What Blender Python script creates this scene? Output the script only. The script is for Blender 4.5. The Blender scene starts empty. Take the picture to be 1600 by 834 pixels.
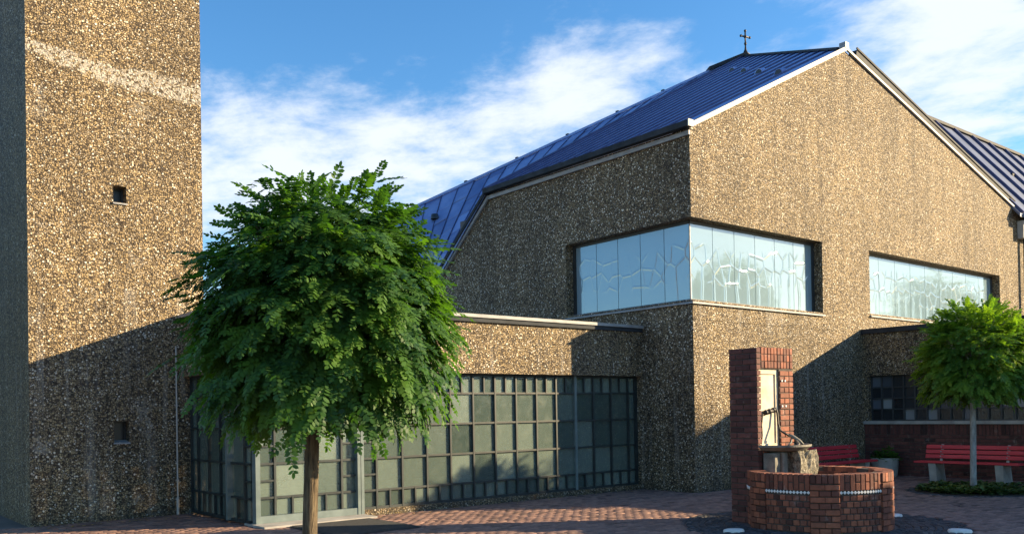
import bpy, bmesh, math, random
import numpy as np
from mathutils import Vector, Matrix, noise
from mathutils.geometry import tessellate_polygon

R = math.radians
scene = bpy.context.scene
COL = scene.collection

# ---------------------------------------------------------------- camera
# world axes: X runs along the gable front, Y along the side wall, camera at eye height 1.7 m
cam_d = bpy.data.cameras.new('camera')
cam = bpy.data.objects.new('camera', cam_d)
COL.objects.link(cam)
cam_d.sensor_width = 36.0
cam_d.lens = 31.365
cam_d.shift_y = 0.1324
cam_d.clip_end = 2000
_yaw = math.atan2(1705.0, 1394.0)
_pitch, _roll = R(0.6), R(0.98)
_f = Vector((math.cos(_yaw) * math.cos(_pitch), math.sin(_yaw) * math.cos(_pitch), math.sin(_pitch)))
_r = Vector((math.sin(_yaw), -math.cos(_yaw), 0))
_u = _r.cross(_f)
_cx = _r * math.cos(_roll) - _u * math.sin(_roll)
_cy = _r * math.sin(_roll) + _u * math.cos(_roll)
cam.matrix_world = Matrix(((_cx.x, _cy.x, -_f.x, 0), (_cx.y, _cy.y, -_f.y, 0), (_cx.z, _cy.z, -_f.z, 1.7), (0, 0, 0, 1)))
scene.camera = cam

# ---------------------------------------------------------------- sky and sun
SUN = Vector((1.47, -1.0, 0.56)).normalized()
sun_el = math.asin(SUN.z)
sun_rot = math.atan2(SUN.x, SUN.y)
world = bpy.data.worlds.new('World')
scene.world = world
world.use_nodes = True
nt = world.node_tree
nt.nodes.clear()
N = nt.nodes.new
L = nt.links.new
w_out = N('ShaderNodeOutputWorld')
bg = N('ShaderNodeBackground')
bg.inputs['Strength'].default_value = 0.10
sky = N('ShaderNodeTexSky')
sky.sky_type = 'NISHITA'
sky.sun_disc = False
sky.sun_elevation = sun_el
sky.sun_rotation = sun_rot
sky.air_density = 1.0
sky.dust_density = 0.25
sky.ozone_density = 3.0
hs = N('ShaderNodeHueSaturation')
hs.inputs['Saturation'].default_value = 1.22
hs.inputs['Value'].default_value = 1.0
L(sky.outputs[0], hs.inputs['Color'])
tc = N('ShaderNodeTexCoord')
sep = N('ShaderNodeSeparateXYZ')
L(tc.outputs['Generated'], sep.inputs[0])


def wmath(op, a, b=None, c=None):
    m = N('ShaderNodeMath')
    m.operation = op
    for i, v in enumerate((a, b, c)):
        if v is None:
            continue
        if isinstance(v, (int, float)):
            m.inputs[i].default_value = v
        else:
            L(v, m.inputs[i])
    return m.outputs[0]


zz = wmath('ADD', wmath('MAXIMUM', sep.outputs[2], 0.0), 0.10)
px = wmath('DIVIDE', sep.outputs[0], zz)
py = wmath('DIVIDE', sep.outputs[1], zz)
comb = N('ShaderNodeCombineXYZ')
L(px, comb.inputs[0])
L(py, comb.inputs[1])
mp = N('ShaderNodeMapping')
mp.inputs['Rotation'].default_value = (0, 0, R(39))
mp.inputs['Scale'].default_value = (1.0, 0.8, 1)
mp.inputs['Location'].default_value = (3.1, 1.35, 0)
L(comb.outputs[0], mp.inputs[0])
fine = N('ShaderNodeTexNoise')
fine.inputs['Scale'].default_value = 4.2
fine.inputs['Detail'].default_value = 10.0
fine.inputs['Roughness'].default_value = 0.63
fine.inputs['Distortion'].default_value = 0.12
L(mp.outputs[0], fine.inputs['Vector'])
# cloud banks: (azimuth, elevation, half-widths, slope, weight), in degrees from the camera's heading
az = wmath('SUBTRACT', wmath('ARCTAN2', sep.outputs[0], sep.outputs[1]), R(39.27))
el = wmath('ARCSINE', sep.outputs[2])
dens = fine.outputs[0]
for (a_, e_, wa, we, sl, wt) in ((-9.0, 16.6, 14.0, 3.4, 0.10, 0.27), (4.5, 19.6, 8.0, 2.8, 0.22, 0.22), (-15.0, 13.6, 9.0, 2.6, 0.0, 0.22),
                                 (27.0, 19.5, 7.0, 8.0, 0.0, 0.34), (10.0, 22.8, 2.6, 1.0, 0.2, 0.16), (16.0, 24.6, 3.0, 0.9, 0.1, 0.16),
                                 (-8.0, 24.2, 12.0, 2.6, 0.05, -0.20), (12.5, 24.3, 4.5, 1.7, 0.0, -0.18), (15.0, 22.6, 4.0, 2.6, 0.0, -0.08), (-30.0, 30.0, 12.0, 9.0, 0.1, 0.2), (60.0, 24.0, 22.0, 12.0, 0.0, 0.25),
                                 (150.0, 22.0, 40.0, 9.0, 0.0, 0.15), (-110.0, 26.0, 40.0, 9.0, 0.0, 0.10)):
    da = wmath('SUBTRACT', az, R(a_))
    de = wmath('SUBTRACT', wmath('SUBTRACT', el, R(e_)), wmath('MULTIPLY', da, sl))
    qa = wmath('DIVIDE', da, R(wa))
    qe = wmath('DIVIDE', de, R(we))
    d2 = wmath('ADD', wmath('MULTIPLY', qa, qa), wmath('MULTIPLY', qe, qe))
    g_ = wmath('EXPONENT', wmath('MULTIPLY', d2, -0.9))
    dens = wmath('ADD', dens, wmath('MULTIPLY', g_, wt))
cr = N('ShaderNodeMapRange')
cr.interpolation_type = 'SMOOTHSTEP'
cr.inputs['From Min'].default_value = 0.50
cr.inputs['From Max'].default_value = 0.92
L(dens, cr.inputs['Value'])
cmix = N('ShaderNodeMixRGB')
cmix.inputs['Color2'].default_value = (3.9, 4.15, 4.6, 1)
L(wmath('MULTIPLY', cr.outputs[0], 0.92), cmix.inputs['Fac'])
L(hs.outputs[0], cmix.inputs['Color1'])
L(cmix.outputs[0], bg.inputs['Color'])
L(bg.outputs[0], w_out.inputs['Surface'])

sun_d = bpy.data.lights.new('sun', 'SUN')
sun_d.energy = 5.0
sun_d.angle = R(0.53)
sun_d.color = (1.0, 0.77, 0.46)
sun = bpy.data.objects.new('sun', sun_d)
COL.objects.link(sun)
sun.location = (40, -25, 20)
sun.rotation_euler = SUN.to_track_quat('Z', 'Y').to_euler()

scene.view_settings.view_transform = 'Standard'
scene.view_settings.look = 'None'
scene.view_settings.exposure = 1.36
scene.view_settings.gamma = 1.0
scene.cycles.max_bounces = 8
scene.cycles.transparent_max_bounces = 16

# ---------------------------------------------------------------- material helpers
MAT = {}


class NT:
    def __init__(s, name):
        s.m = bpy.data.materials.new(name)
        s.m.use_nodes = True
        s.t = s.m.node_tree
        s.b = s.t.nodes['Principled BSDF']
        s.out = s.t.nodes['Material Output']
        s.pos = s.n('ShaderNodeNewGeometry').outputs['Position']
        MAT[name] = s.m

    def n(s, typ, **kw):
        nd = s.t.nodes.new(typ)
        for k, v in kw.items():
            setattr(nd, k, v)
        return nd

    def l(s, a, b):
        s.t.links.new(a, b)

    def put(s, sock, v):
        if isinstance(v, bpy.types.NodeSocket):
            s.l(v, sock)
        else:
            sock.default_value = v

    def mth(s, op, a, b=0.0, c=0.0, clamp=False):
        m = s.n('ShaderNodeMath', operation=op, use_clamp=clamp)
        for i, v in enumerate((a, b, c)):
            s.put(m.inputs[i], v)
        return m.outputs[0]

    def mapr(s, v, a, b, c=0.0, d=1.0, smooth=True):
        m = s.n('ShaderNodeMapRange')
        if smooth:
            m.interpolation_type = 'SMOOTHSTEP'
        s.put(m.inputs['Value'], v)
        for k, x in (('From Min', a), ('From Max', b), ('To Min', c), ('To Max', d)):
            s.put(m.inputs[k], x)
        return m.outputs[0]

    def noise(s, scale, detail=4.0, vec=None, rough=0.55, scl=None):
        n = s.n('ShaderNodeTexNoise')
        n.inputs['Scale'].default_value = scale
        n.inputs['Detail'].default_value = detail
        n.inputs['Roughness'].default_value = rough
        v = vec or s.pos
        if scl:
            mp_ = s.n('ShaderNodeMapping')
            mp_.inputs['Scale'].default_value = scl
            s.l(v, mp_.inputs[0])
            v = mp_.outputs[0]
        s.l(v, n.inputs['Vector'])
        return n.outputs[0]

    def vor(s, scale, vec=None, feature='F1'):
        n = s.n('ShaderNodeTexVoronoi', feature=feature)
        n.inputs['Scale'].default_value = scale
        s.l(vec or s.pos, n.inputs['Vector'])
        return n

    def ramp(s, v, stops):
        r = s.n('ShaderNodeValToRGB')
        e = r.color_ramp.elements
        while len(e) < len(stops):
            e.new(0.5)
        for i, (p, c) in enumerate(stops):
            e[i].position = p
            e[i].color = (*c, 1)
        s.put(r.inputs[0], v)
        return r.outputs[0]

    def mix(s, f, a, b, mode='MIX'):
        m = s.n('ShaderNodeMixRGB', blend_type=mode)
        s.put(m.inputs[0], f)
        for i, v in ((1, a), (2, b)):
            s.put(m.inputs[i], (*v, 1) if isinstance(v, tuple) and len(v) == 3 else v)
        return m.outputs[0]

    def bump(s, h, strength=0.5, dist=0.01):
        b = s.n('ShaderNodeBump')
        b.inputs['Strength'].default_value = strength
        b.inputs['Distance'].default_value = dist
        s.put(b.inputs['Height'], h)
        s.l(b.outputs[0], s.b.inputs['Normal'])

    def set(s, **kw):
        names = {'col': 'Base Color', 'rough': 'Roughness', 'metal': 'Metallic', 'alpha': 'Alpha', 'ior': 'IOR',
                 'spec': 'Specular IOR Level', 'coat': 'Coat Weight'}
        for k, v in kw.items():
            if isinstance(v, tuple) and len(v) == 3:
                v = (*v, 1)
            s.put(s.b.inputs[names[k]], v)
        return s


VT_FACE = 15.83


def aggregate(name, stain=False):
    """exposed river-gravel aggregate: pebbles of ochre, brown, grey and white set in dark matrix"""
    t = NT(name)
    warp = t.n('ShaderNodeVectorMath', operation='ADD')
    nz = t.n('ShaderNodeTexNoise')
    nz.inputs['Scale'].default_value = 22
    nz.inputs['Detail'].default_value = 2
    t.l(t.pos, nz.inputs['Vector'])
    sc = t.n('ShaderNodeVectorMath', operation='SCALE')
    sc.inputs['Scale'].default_value = 0.022
    t.l(nz.outputs['Color'], sc.inputs[0])
    t.l(t.pos, warp.inputs[0])
    t.l(sc.outputs[0], warp.inputs[1])
    v1 = t.vor(30, warp.outputs[0])
    v2 = t.vor(58, warp.outputs[0])
    s1 = t.n('ShaderNodeSeparateColor')
    t.l(v1.outputs['Color'], s1.inputs[0])
    s2 = t.n('ShaderNodeSeparateColor')
    t.l(v2.outputs['Color'], s2.inputs[0])
    stops = [(0.0, (0.038, 0.030, 0.023)), (0.15, (0.13, 0.094, 0.060)), (0.32, (0.38, 0.282, 0.150)), (0.55, (0.56, 0.425, 0.235)),
             (0.70, (0.24, 0.177, 0.108)), (0.85, (0.66, 0.54, 0.36)), (0.94, (0.90, 0.84, 0.72))]
    c1 = t.ramp(s1.outputs[0], stops)
    c2 = t.ramp(s2.outputs[1], stops)
    big_is = t.mth('GREATER_THAN', s1.outputs[2], 0.42)
    col = t.mix(big_is, c2, c1)
    d1 = t.mapr(v1.outputs['Distance'], 0.36, 0.66, 1, 0)
    d2 = t.mapr(v2.outputs['Distance'], 0.40, 0.72, 1, 0)
    m_ = t.n('ShaderNodeMix')
    t.l(big_is, m_.inputs[0])
    t.l(d2, m_.inputs[2])
    t.l(d1, m_.inputs[3])
    h = m_.outputs[0]
    col = t.mix(h, (0.085, 0.064, 0.042), col)
    # broad tone differences, rain streaks, board joints
    n1 = t.noise(0.55, 5)
    col = t.mix(1.0, col, t.ramp(n1, [(0.3, (0.80, 0.78, 0.76)), (0.7, (1.08, 1.05, 1.0))]), 'MULTIPLY')
    st = t.noise(1.0, 5, scl=(2.6, 2.6, 0.16))
    col = t.mix(1.0, col, t.ramp(st, [(0.36, (0.80, 0.80, 0.81)), (0.56, (1.06, 1.05, 1.03))]), 'MULTIPLY')
    sx = t.n('ShaderNodeSeparateXYZ')
    t.l(t.pos, sx.inputs[0])
    run = t.mapr(t.noise(1.0, 4, scl=(7.0, 7.0, 0.35), rough=0.6), 0.52, 0.70)
    under = t.mth('MAXIMUM', t.mapr(sx.outputs[2], 3.0, 3.88, 0, 1), t.mapr(sx.outputs[2], 2.4, 3.4, 1, 0))
    under = t.mth('MULTIPLY', under, t.mth('LESS_THAN', sx.outputs[2], 3.9))
    col = t.mix(t.mth('MULTIPLY', t.mth('MULTIPLY', run, under), 0.26), col, (0.60, 0.57, 0.52))
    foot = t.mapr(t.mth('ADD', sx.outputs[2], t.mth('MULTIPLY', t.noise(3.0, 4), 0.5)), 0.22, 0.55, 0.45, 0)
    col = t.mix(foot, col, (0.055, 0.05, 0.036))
    if stain:
        sp = t.n('ShaderNodeSeparateXYZ')
        t.l(t.pos, sp.inputs[0])
        x = t.mth('SUBTRACT', sp.outputs[0], 3.03)
        # pale lime bloom sagging from the left edge across to the right one
        zc = t.mth('ADD', 7.47, t.mth('MULTIPLY', t.mth('POWER', t.mth('SUBTRACT', 1.0, t.mth('DIVIDE', x, 2.9, clamp=True)), 3.0), 0.22))
        wob = t.mth('MULTIPLY', t.mth('SUBTRACT', t.noise(2.2, 5), 0.5), 0.40)
        dz = t.mth('ABSOLUTE', t.mth('ADD', t.mth('SUBTRACT', sp.outputs[2], zc), wob))
        thick = t.mth('ADD', 0.15, t.mth('MULTIPLY', x, 0.03))
        band = t.mapr(dz, t.mth('MULTIPLY', thick, 0.55), thick, 1, 0)
        patch = t.mapr(t.noise(1.15, 3), 0.60, 0.72)
        band = t.mth('MAXIMUM', band, t.mth('MULTIPLY', patch, 0.45))
        band = t.mth('MULTIPLY', band, t.mth('LESS_THAN', sp.outputs[1], VT_FACE))
        speck = t.mapr(t.noise(24, 3), 0.40, 0.56)
        col = t.mix(t.mth('MULTIPLY', t.mth('MULTIPLY', band, speck), 0.62), col, (0.74, 0.70, 0.62))
    t.set(col=col, rough=0.75, spec=0.35)
    t.bump(t.mth('ADD', h, t.mth('MULTIPLY', s1.outputs[1], 0.35)), 1.0, 0.024)
    return t


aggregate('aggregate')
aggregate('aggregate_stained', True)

t = NT('smooth_concrete')
n1 = t.noise(3.0, 8, rough=0.65)
t.set(col=t.ramp(n1, [(0.3, (0.24, 0.23, 0.21)), (0.7, (0.46, 0.44, 0.40))]), rough=0.85)
t.bump(t.noise(60, 5), 0.4, 0.006)

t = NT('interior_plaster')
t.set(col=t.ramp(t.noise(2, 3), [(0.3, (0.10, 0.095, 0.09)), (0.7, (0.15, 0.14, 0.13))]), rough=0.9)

t = NT('roof_zinc')
n1 = t.noise(1.6, 6)
isl = t.n('ShaderNodeObjectInfo').outputs['Random']
c = t.ramp(n1, [(0.3, (0.17, 0.25, 0.50)), (0.7, (0.27, 0.36, 0.62))])
c = t.mix(1.0, c, t.ramp(isl, [(0, (0.62, 0.64, 0.70)), (1, (1.2, 1.18, 1.12))]), 'MULTIPLY')
t.set(col=c, rough=t.mapr(t.noise(4, 4), 0.3, 0.7, 0.38, 0.58), metal=0.35)
t.bump(t.noise(2.5, 3), 0.12, 0.05)

t = NT('zinc_sun_dimmed')  # sunlit copy of the roof zinc, colour darkened against direct sun on the wing
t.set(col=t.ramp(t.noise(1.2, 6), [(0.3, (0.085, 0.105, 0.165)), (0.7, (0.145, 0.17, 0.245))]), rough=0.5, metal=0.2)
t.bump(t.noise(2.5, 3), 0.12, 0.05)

t = NT('seam_zinc')
t.set(col=t.ramp(t.noise(3, 4), [(0.3, (0.045, 0.055, 0.13)), (0.7, (0.09, 0.10, 0.20))]), rough=0.5, metal=0.3)

t = NT('flashing_light')
t.set(col=t.ramp(t.noise(5, 5, scl=(1, 1, 4)), [(0.3, (0.20, 0.205, 0.21)), (0.7, (0.36, 0.36, 0.36))]), rough=0.55)

t = NT('gutter_dark')
t.set(col=t.ramp(t.noise(4, 5), [(0.3, (0.018, 0.023, 0.028)), (0.7, (0.042, 0.048, 0.056))]), rough=0.7, spec=0.2)

t = NT('frame_dark')
t.set(col=t.ramp(t.noise(3, 4), [(0.3, (0.020, 0.024, 0.026)), (0.7, (0.045, 0.05, 0.052))]), rough=0.45)

t = NT('bar_green')
t.set(col=t.ramp(t.noise(6, 6), [(0.3, (0.012, 0.017, 0.018)), (0.7, (0.032, 0.042, 0.042))]), rough=0.5)

t = NT('post_green')
t.set(col=t.ramp(t.noise(5, 6), [(0.3, (0.09, 0.125, 0.125)), (0.7, (0.16, 0.205, 0.20))]), rough=0.5)

t = NT('pane_church')
ox = t.n('ShaderNodeObjectInfo').outputs['Random']
t.set(col=t.mix(ox, (0.25, 0.37, 0.44), (0.31, 0.43, 0.49)), rough=0.04, alpha=0.84, spec=0.9, ior=1.6, metal=0.15)
# cast relief: a chain of rounded cells across the middle, stems running down from it
sp = t.n('ShaderNodeSeparateXYZ')
t.l(t.pos, sp.inputs[0])
along = t.mth('ADD', sp.outputs[0], sp.outputs[1])
cv = t.n('ShaderNodeCombineXYZ')
t.l(along, cv.inputs[0])
t.l(t.mth('MULTIPLY', sp.outputs[2], 0.85), cv.inputs[1])
vr = t.n('ShaderNodeTexVoronoi', feature='DISTANCE_TO_EDGE', voronoi_dimensions='2D')
vr.inputs['Scale'].default_value = 3.2
vr.inputs['Randomness'].default_value = 0.75
t.l(cv.outputs[0], vr.inputs['Vector'])
zmid = t.mth('ADD', 4.80, t.mth('MULTIPLY', t.mth('SINE', t.mth('MULTIPLY', along, 1.3)), 0.10))
zd = t.mth('ABSOLUTE', t.mth('SUBTRACT', sp.outputs[2], zmid))
cells = t.mth('MULTIPLY', t.mapr(vr.outputs['Distance'], 0.01, 0.10, 1, 0), t.mapr(zd, 0.30, 0.44, 1, 0))
stem = t.mapr(t.mth('ABSOLUTE', t.mth('SUBTRACT', t.mth('FRACT', t.mth('ADD', t.mth('MULTIPLY', along, 2.55), t.mth('MULTIPLY', t.noise(1.5, 1), 0.35))), 0.5)), 0.03, 0.13, 1, 0)
stem = t.mth('MULTIPLY', stem, t.mapr(t.mth('SUBTRACT', zmid, sp.outputs[2]), 0.15, 0.35, 0, 0.6))
faint = t.mapr(t.mth('SUBTRACT', sp.outputs[1], 11.905), 0.0, 0.01, 1.0, 0.35, False)
t.bump(t.mth('ADD', t.mth('MULTIPLY', t.mth('ADD', cells, stem), faint), t.mth('MULTIPLY', t.noise(1.3, 3), 0.6)), 0.3, 0.020)

t = NT('pane_foyer')
ox = t.n('ShaderNodeObjectInfo').outputs['Random']
dirt = t.noise(5, 7, rough=0.7)
c = t.mix(ox, (0.09, 0.135, 0.12), (0.31, 0.39, 0.34))
c = t.mix(1.0, c, t.ramp(dirt, [(0.32, (0.66, 0.66, 0.62)), (0.62, (1.06, 1.06, 1.04))]), 'MULTIPLY')
t.set(col=c, rough=t.mapr(dirt, 0.3, 0.7, 0.26, 0.09), alpha=t.mapr(dirt, 0.35, 0.6, 0.68, 0.46), spec=0.9, ior=1.55, metal=0.12)
v = t.vor(55)
t.bump(v.outputs['Distance'], 0.16, 0.008)

t = NT('pane_annex')
ox = t.n('ShaderNodeObjectInfo').outputs['Random']
c = t.ramp(ox, [(0.0, (0.015, 0.018, 0.022)), (0.62, (0.03, 0.035, 0.04)), (0.80, (0.09, 0.11, 0.14)), (1.0, (0.30, 0.33, 0.33))])
t.set(col=c, rough=0.16, spec=0.7)
v = t.vor(40)
t.bump(t.mth('ADD', v.outputs['Distance'], t.noise(2, 2)), 0.16, 0.02)

t = NT('glass_dark')
t.set(col=(0.02, 0.024, 0.028), rough=0.3, spec=0.3)



def brick_mat(name, a, b, island=False):
    t = NT(name)
    rnd = (t.n('ShaderNodeNewGeometry').outputs['Random Per Island'] if island else t.n('ShaderNodeObjectInfo').outputs['Random'])
    c = t.ramp(rnd, [(0.0, a), (0.45, tuple((x + y) / 2 for x, y in zip(a, b))), (0.8, b), (1.0, tuple(x * 0.5 for x in a))])
    c = t.mix(1.0, c, t.ramp(t.noise(14, 6, rough=0.7), [(0.3, (0.60, 0.58, 0.58)), (0.68, (1.14, 1.12, 1.10))]), 'MULTIPLY')
    c = t.mix(t.mapr(t.noise(5, 6, rough=0.7), 0.56, 0.76, 0, 0.45), c, (0.42, 0.36, 0.31))
    t.set(col=c, rough=0.8)
    t.bump(t.noise(70, 5, rough=0.7), 0.5, 0.006)


brick_mat('brick_red', (0.12, 0.042, 0.030), (0.40, 0.130, 0.066))
brick_mat('brick_red_joined', (0.12, 0.042, 0.030), (0.40, 0.130, 0.066), True)
brick_mat('brick_dark', (0.085, 0.030, 0.026), (0.17, 0.058, 0.044))
brick_mat('brick_dark_joined', (0.085, 0.030, 0.026), (0.17, 0.058, 0.044), True)
brick_mat('paver', (0.19, 0.112, 0.092), (0.34, 0.205, 0.160), True)
brick_mat('cobble', (0.028, 0.030, 0.036), (0.075, 0.078, 0.085), True)

t = NT('mortar')
t.set(col=t.ramp(t.noise(9, 5), [(0.3, (0.045, 0.036, 0.030)), (0.7, (0.11, 0.09, 0.075))]), rough=0.95)
t.bump(t.noise(90, 3), 0.5, 0.004)

t = NT('ground_sand')
t.set(col=t.ramp(t.noise(1.2, 7), [(0.3, (0.085, 0.064, 0.058)), (0.7, (0.17, 0.13, 0.115))]), rough=0.95)
t.bump(t.noise(60, 3), 0.5, 0.004)

t = NT('bench_red')
t.set(col=t.ramp(t.noise(4, 6, scl=(0.4, 0.4, 4)), [(0.3, (0.52, 0.025, 0.038)), (0.7, (0.68, 0.05, 0.065))]), rough=0.45)

t = NT('bark')
b_n = t.noise(9, 7, scl=(4.5, 4.5, 0.6), rough=0.68)
t.set(col=t.ramp(b_n, [(0.32, (0.035, 0.026, 0.017)), (0.5, (0.13, 0.095, 0.058)), (0.7, (0.26, 0.20, 0.12))]), rough=0.9)
t.bump(b_n, 1.0, 0.06)

t = NT('bark_pale')
b_n = t.noise(9, 7, scl=(2.2, 2.2, 0.8), rough=0.65)
t.set(col=t.ramp(b_n, [(0.3, (0.20, 0.19, 0.175)), (0.7, (0.46, 0.44, 0.41))]), rough=0.9)
t.bump(b_n, 0.8, 0.02)


def leaf_mat(name, a, b, trans=0.3):
    t = NT(name)
    rnd = t.n('ShaderNodeNewGeometry').outputs['Random Per Island']
    c = t.mix(rnd, a, b)
    big_ = t.noise(2.2, 3)
    c = t.mix(t.mapr(big_, 0.42, 0.68), c, tuple(x * y for x, y in zip(b, (1.25, 1.15, 0.8))))
    t.set(col=c, rough=0.5, spec=0.25)
    tr = t.n('ShaderNodeBsdfTranslucent')
    tcol = t.mix(1.0, c, (1.9, 2.2, 0.55), 'MULTIPLY')
    t.l(tcol, tr.inputs['Color'])
    ms = t.n('ShaderNodeMixShader')
    ms.inputs[0].default_value = trans
    t.l(t.b.outputs[0], ms.inputs[1])
    t.l(tr.outputs[0], ms.inputs[2])
    t.l(ms.outputs[0], t.out.inputs['Surface'])


leaf_mat('leaf', (0.020, 0.064, 0.024), (0.060, 0.140, 0.030), 0.33)
leaf_mat('leaf_light', (0.045, 0.115, 0.022), (0.14, 0.235, 0.040), 0.35)
leaf_mat('leaf_cover', (0.018, 0.05, 0.015), (0.09, 0.13, 0.04), 0.15)

leaf_mat('leaf_dry', (0.16, 0.10, 0.03), (0.42, 0.28, 0.09), 0.1)

t = NT('iron')
t.set(col=t.ramp(t.noise(14, 5), [(0.3, (0.020, 0.020, 0.020)), (0.7, (0.06, 0.055, 0.05))]), rough=0.5, metal=0.6)

t = NT('pipe_grey')
t.set(col=(0.42, 0.40, 0.37), rough=0.5, metal=0.3)

t = NT('stone_cream')
c = t.ramp(t.noise(4, 7, rough=0.6), [(0.3, (0.50, 0.40, 0.27)), (0.7, (0.72, 0.64, 0.50))])
t.set(col=c, rough=0.7)
t.bump(t.noise(40, 4), 0.25, 0.004)

t = NT('stone_rough')
c = t.ramp(t.noise(20, 7, rough=0.75), [(0.36, (0.05, 0.045, 0.035)), (0.50, (0.24, 0.21, 0.15)), (0.66, (0.52, 0.47, 0.36))])
t.set(col=c, rough=0.85)
t.bump(t.noise(16, 6, rough=0.7), 1.0, 0.05)

t = NT('stone_bowl')
c = t.ramp(t.noise(8, 7, rough=0.65), [(0.3, (0.08, 0.075, 0.06)), (0.7, (0.26, 0.24, 0.20))])
t.set(col=c, rough=0.7)
t.bump(t.noise(30, 4), 0.3, 0.006)

t = NT('white_stone')
t.set(col=t.ramp(t.noise(12, 5), [(0.3, (0.62, 0.61, 0.58)), (0.7, (0.80, 0.79, 0.77))]), rough=0.5)

t = NT('tile_white')
t.set(col=(0.78, 0.77, 0.74), rough=0.25)

t = NT('mat_rubber')
t.set(col=t.ramp(t.noise(20, 4), [(0.3, (0.018, 0.019, 0.021)), (0.7, (0.045, 0.047, 0.05))]), rough=0.8)

t = NT('soil')
t.set(col=t.ramp(t.noise(25, 5), [(0.3, (0.02, 0.014, 0.010)), (0.7, (0.055, 0.04, 0.028))]), rough=1.0)

# ---------------------------------------------------------------- mesh helpers
def wloc(o):
    v = Vector((0, 0, 0))
    while o is not None:
        v += o.location
        o = o.parent
    return v


def thing(name, loc, label, cat, group=None):
    o = bpy.data.objects.new(name, None)
    o.empty_display_size = 0.2
    COL.objects.link(o)
    o.location = loc
    o['label'] = label
    o['category'] = cat
    if group:
        o['group'] = group
    return o


class MB:
    def __init__(s):
        s.v, s.f = [], []

    def add(s, vs, fs):
        k = len(s.v)
        s.v += [tuple(p) for p in vs]
        s.f += [tuple(i + k for i in f) for f in fs]
        return s

    def box(s, x0, x1, y0, y1, z0, z1):
        vs = [(x, y, z) for z in (z0, z1) for y in (y0, y1) for x in (x0, x1)]
        return s.add(vs, [(0, 2, 3, 1), (4, 5, 7, 6), (0, 1, 5, 4), (2, 6, 7, 3), (0, 4, 6, 2), (1, 3, 7, 5)])

    def bar(s, a, b, w, h, up=(0, 0, 1), off=(0, 0)):
        """box section w (sideways) x h (along up) from a to b"""
        a, b = Vector(a), Vector(b)
        d = (b - a).normalized()
        up = Vector(up)
        sd = d.cross(up).normalized()
        up2 = sd.cross(d).normalized()
        vs = []
        for p in (a, b):
            for i, j in ((-1, -1), (1, -1), (1, 1), (-1, 1)):
                vs.append(p + sd * (i * w / 2 + off[0]) + up2 * (j * h / 2 + off[1]))
        return s.add(vs, [(3, 2, 1, 0), (4, 5, 6, 7), (0, 1, 5, 4), (1, 2, 6, 5), (2, 3, 7, 6), (3, 0, 4, 7)])

    def tube(s, pts, rad, n=8, cap=True):
        pts = [Vector(p) for p in pts]
        if not isinstance(rad, (list, tuple)):
            rad = [rad] * len(pts)
        k = len(s.v)
        ref = Vector((0.31, 0.22, 0.92)) if abs((pts[-1] - pts[0]).normalized().z) < 0.9 else Vector((1, 0.1, 0))
        for i, p in enumerate(pts):
            d = (pts[min(i + 1, len(pts) - 1)] - pts[max(i - 1, 0)]).normalized()
            a = d.cross(ref).normalized()
            b = d.cross(a).normalized()
            for q in range(n):
                an = 2 * math.pi * q / n
                s.v.append(tuple(p + (a * math.cos(an) + b * math.sin(an)) * rad[i]))
        for i in range(len(pts) - 1):
            for q in range(n):
                q2 = (q + 1) % n
                s.f.append((k + i * n + q, k + i * n + q2, k + (i + 1) * n + q2, k + (i + 1) * n + q))
        if cap:
            s.f.append(tuple(k + q for q in reversed(range(n))))
            s.f.append(tuple(k + (len(pts) - 1) * n + q for q in range(n)))
        return s

    def lathe(s, prof, c, n=24, a0=0.0, a1=2 * math.pi, sx=1.0, sy=1.0):
        """prof [(r,z)] turned round c"""
        full = abs(a1 - a0 - 2 * math.pi) < 1e-6
        m = n if full else n + 1
        k = len(s.v)
        for i in range(m):
            an = a0 + (a1 - a0) * i / n
            for r, z in prof:
                s.v.append((c[0] + math.cos(an) * r * sx, c[1] + math.sin(an) * r * sy, c[2] + z))
        q = len(prof)
        for i in range(n):
            j = (i + 1) % m
            for p in range(q - 1):
                s.f.append((k + i * q + p, k + j * q + p, k + j * q + p + 1, k + i * q + p + 1))
        return s

    def slab(s, loops, to3, d0, d1):
        """polygon with holes (2D loops) given thickness; to3(a,b,d) -> xyz"""
        flat = [p for lp in loops for p in lp]
        tris = tessellate_polygon([[Vector((p[0], p[1], 0)) for p in lp] for lp in loops])
        n = len(flat)
        k = len(s.v)
        s.v += [tuple(to3(a, b, d0)) for a, b in flat] + [tuple(to3(a, b, d1)) for a, b in flat]
        for tr in tris:
            s.f.append(tuple(k + i for i in tr))
            s.f.append(tuple(k + n + i for i in reversed(tr)))
        o = 0
        for lp in loops:
            m = len(lp)
            for i in range(m):
                j = (i + 1) % m
                s.f.append((k + o + i, k + o + j, k + n + o + j, k + n + o + i))
            o += m
        return s

    def build(s, name, mat, parent=None, smooth=False, bevel=0.0, fix=True):
        off = wloc(parent) if parent is not None else Vector((0, 0, 0))
        me = bpy.data.meshes.new(name)
        me.from_pydata([(p[0] - off.x, p[1] - off.y, p[2] - off.z) for p in s.v], [], s.f)
        if fix or bevel:
            bm = bmesh.new()
            bm.from_mesh(me)
            if bevel:
                bmesh.ops.bevel(bm, geom=bm.edges[:], offset=bevel, segments=1, affect='EDGES')
            bmesh.ops.recalc_face_normals(bm, faces=bm.faces[:])
            bm.to_mesh(me)
            bm.free()
        if smooth:
            me.polygons.foreach_set('use_smooth', [True] * len(me.polygons))
        me.materials.append(MAT[mat])
        o = bpy.data.objects.new(name, me)
        COL.objects.link(o)
        o.parent = parent
        return o


_cache = {}


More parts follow.
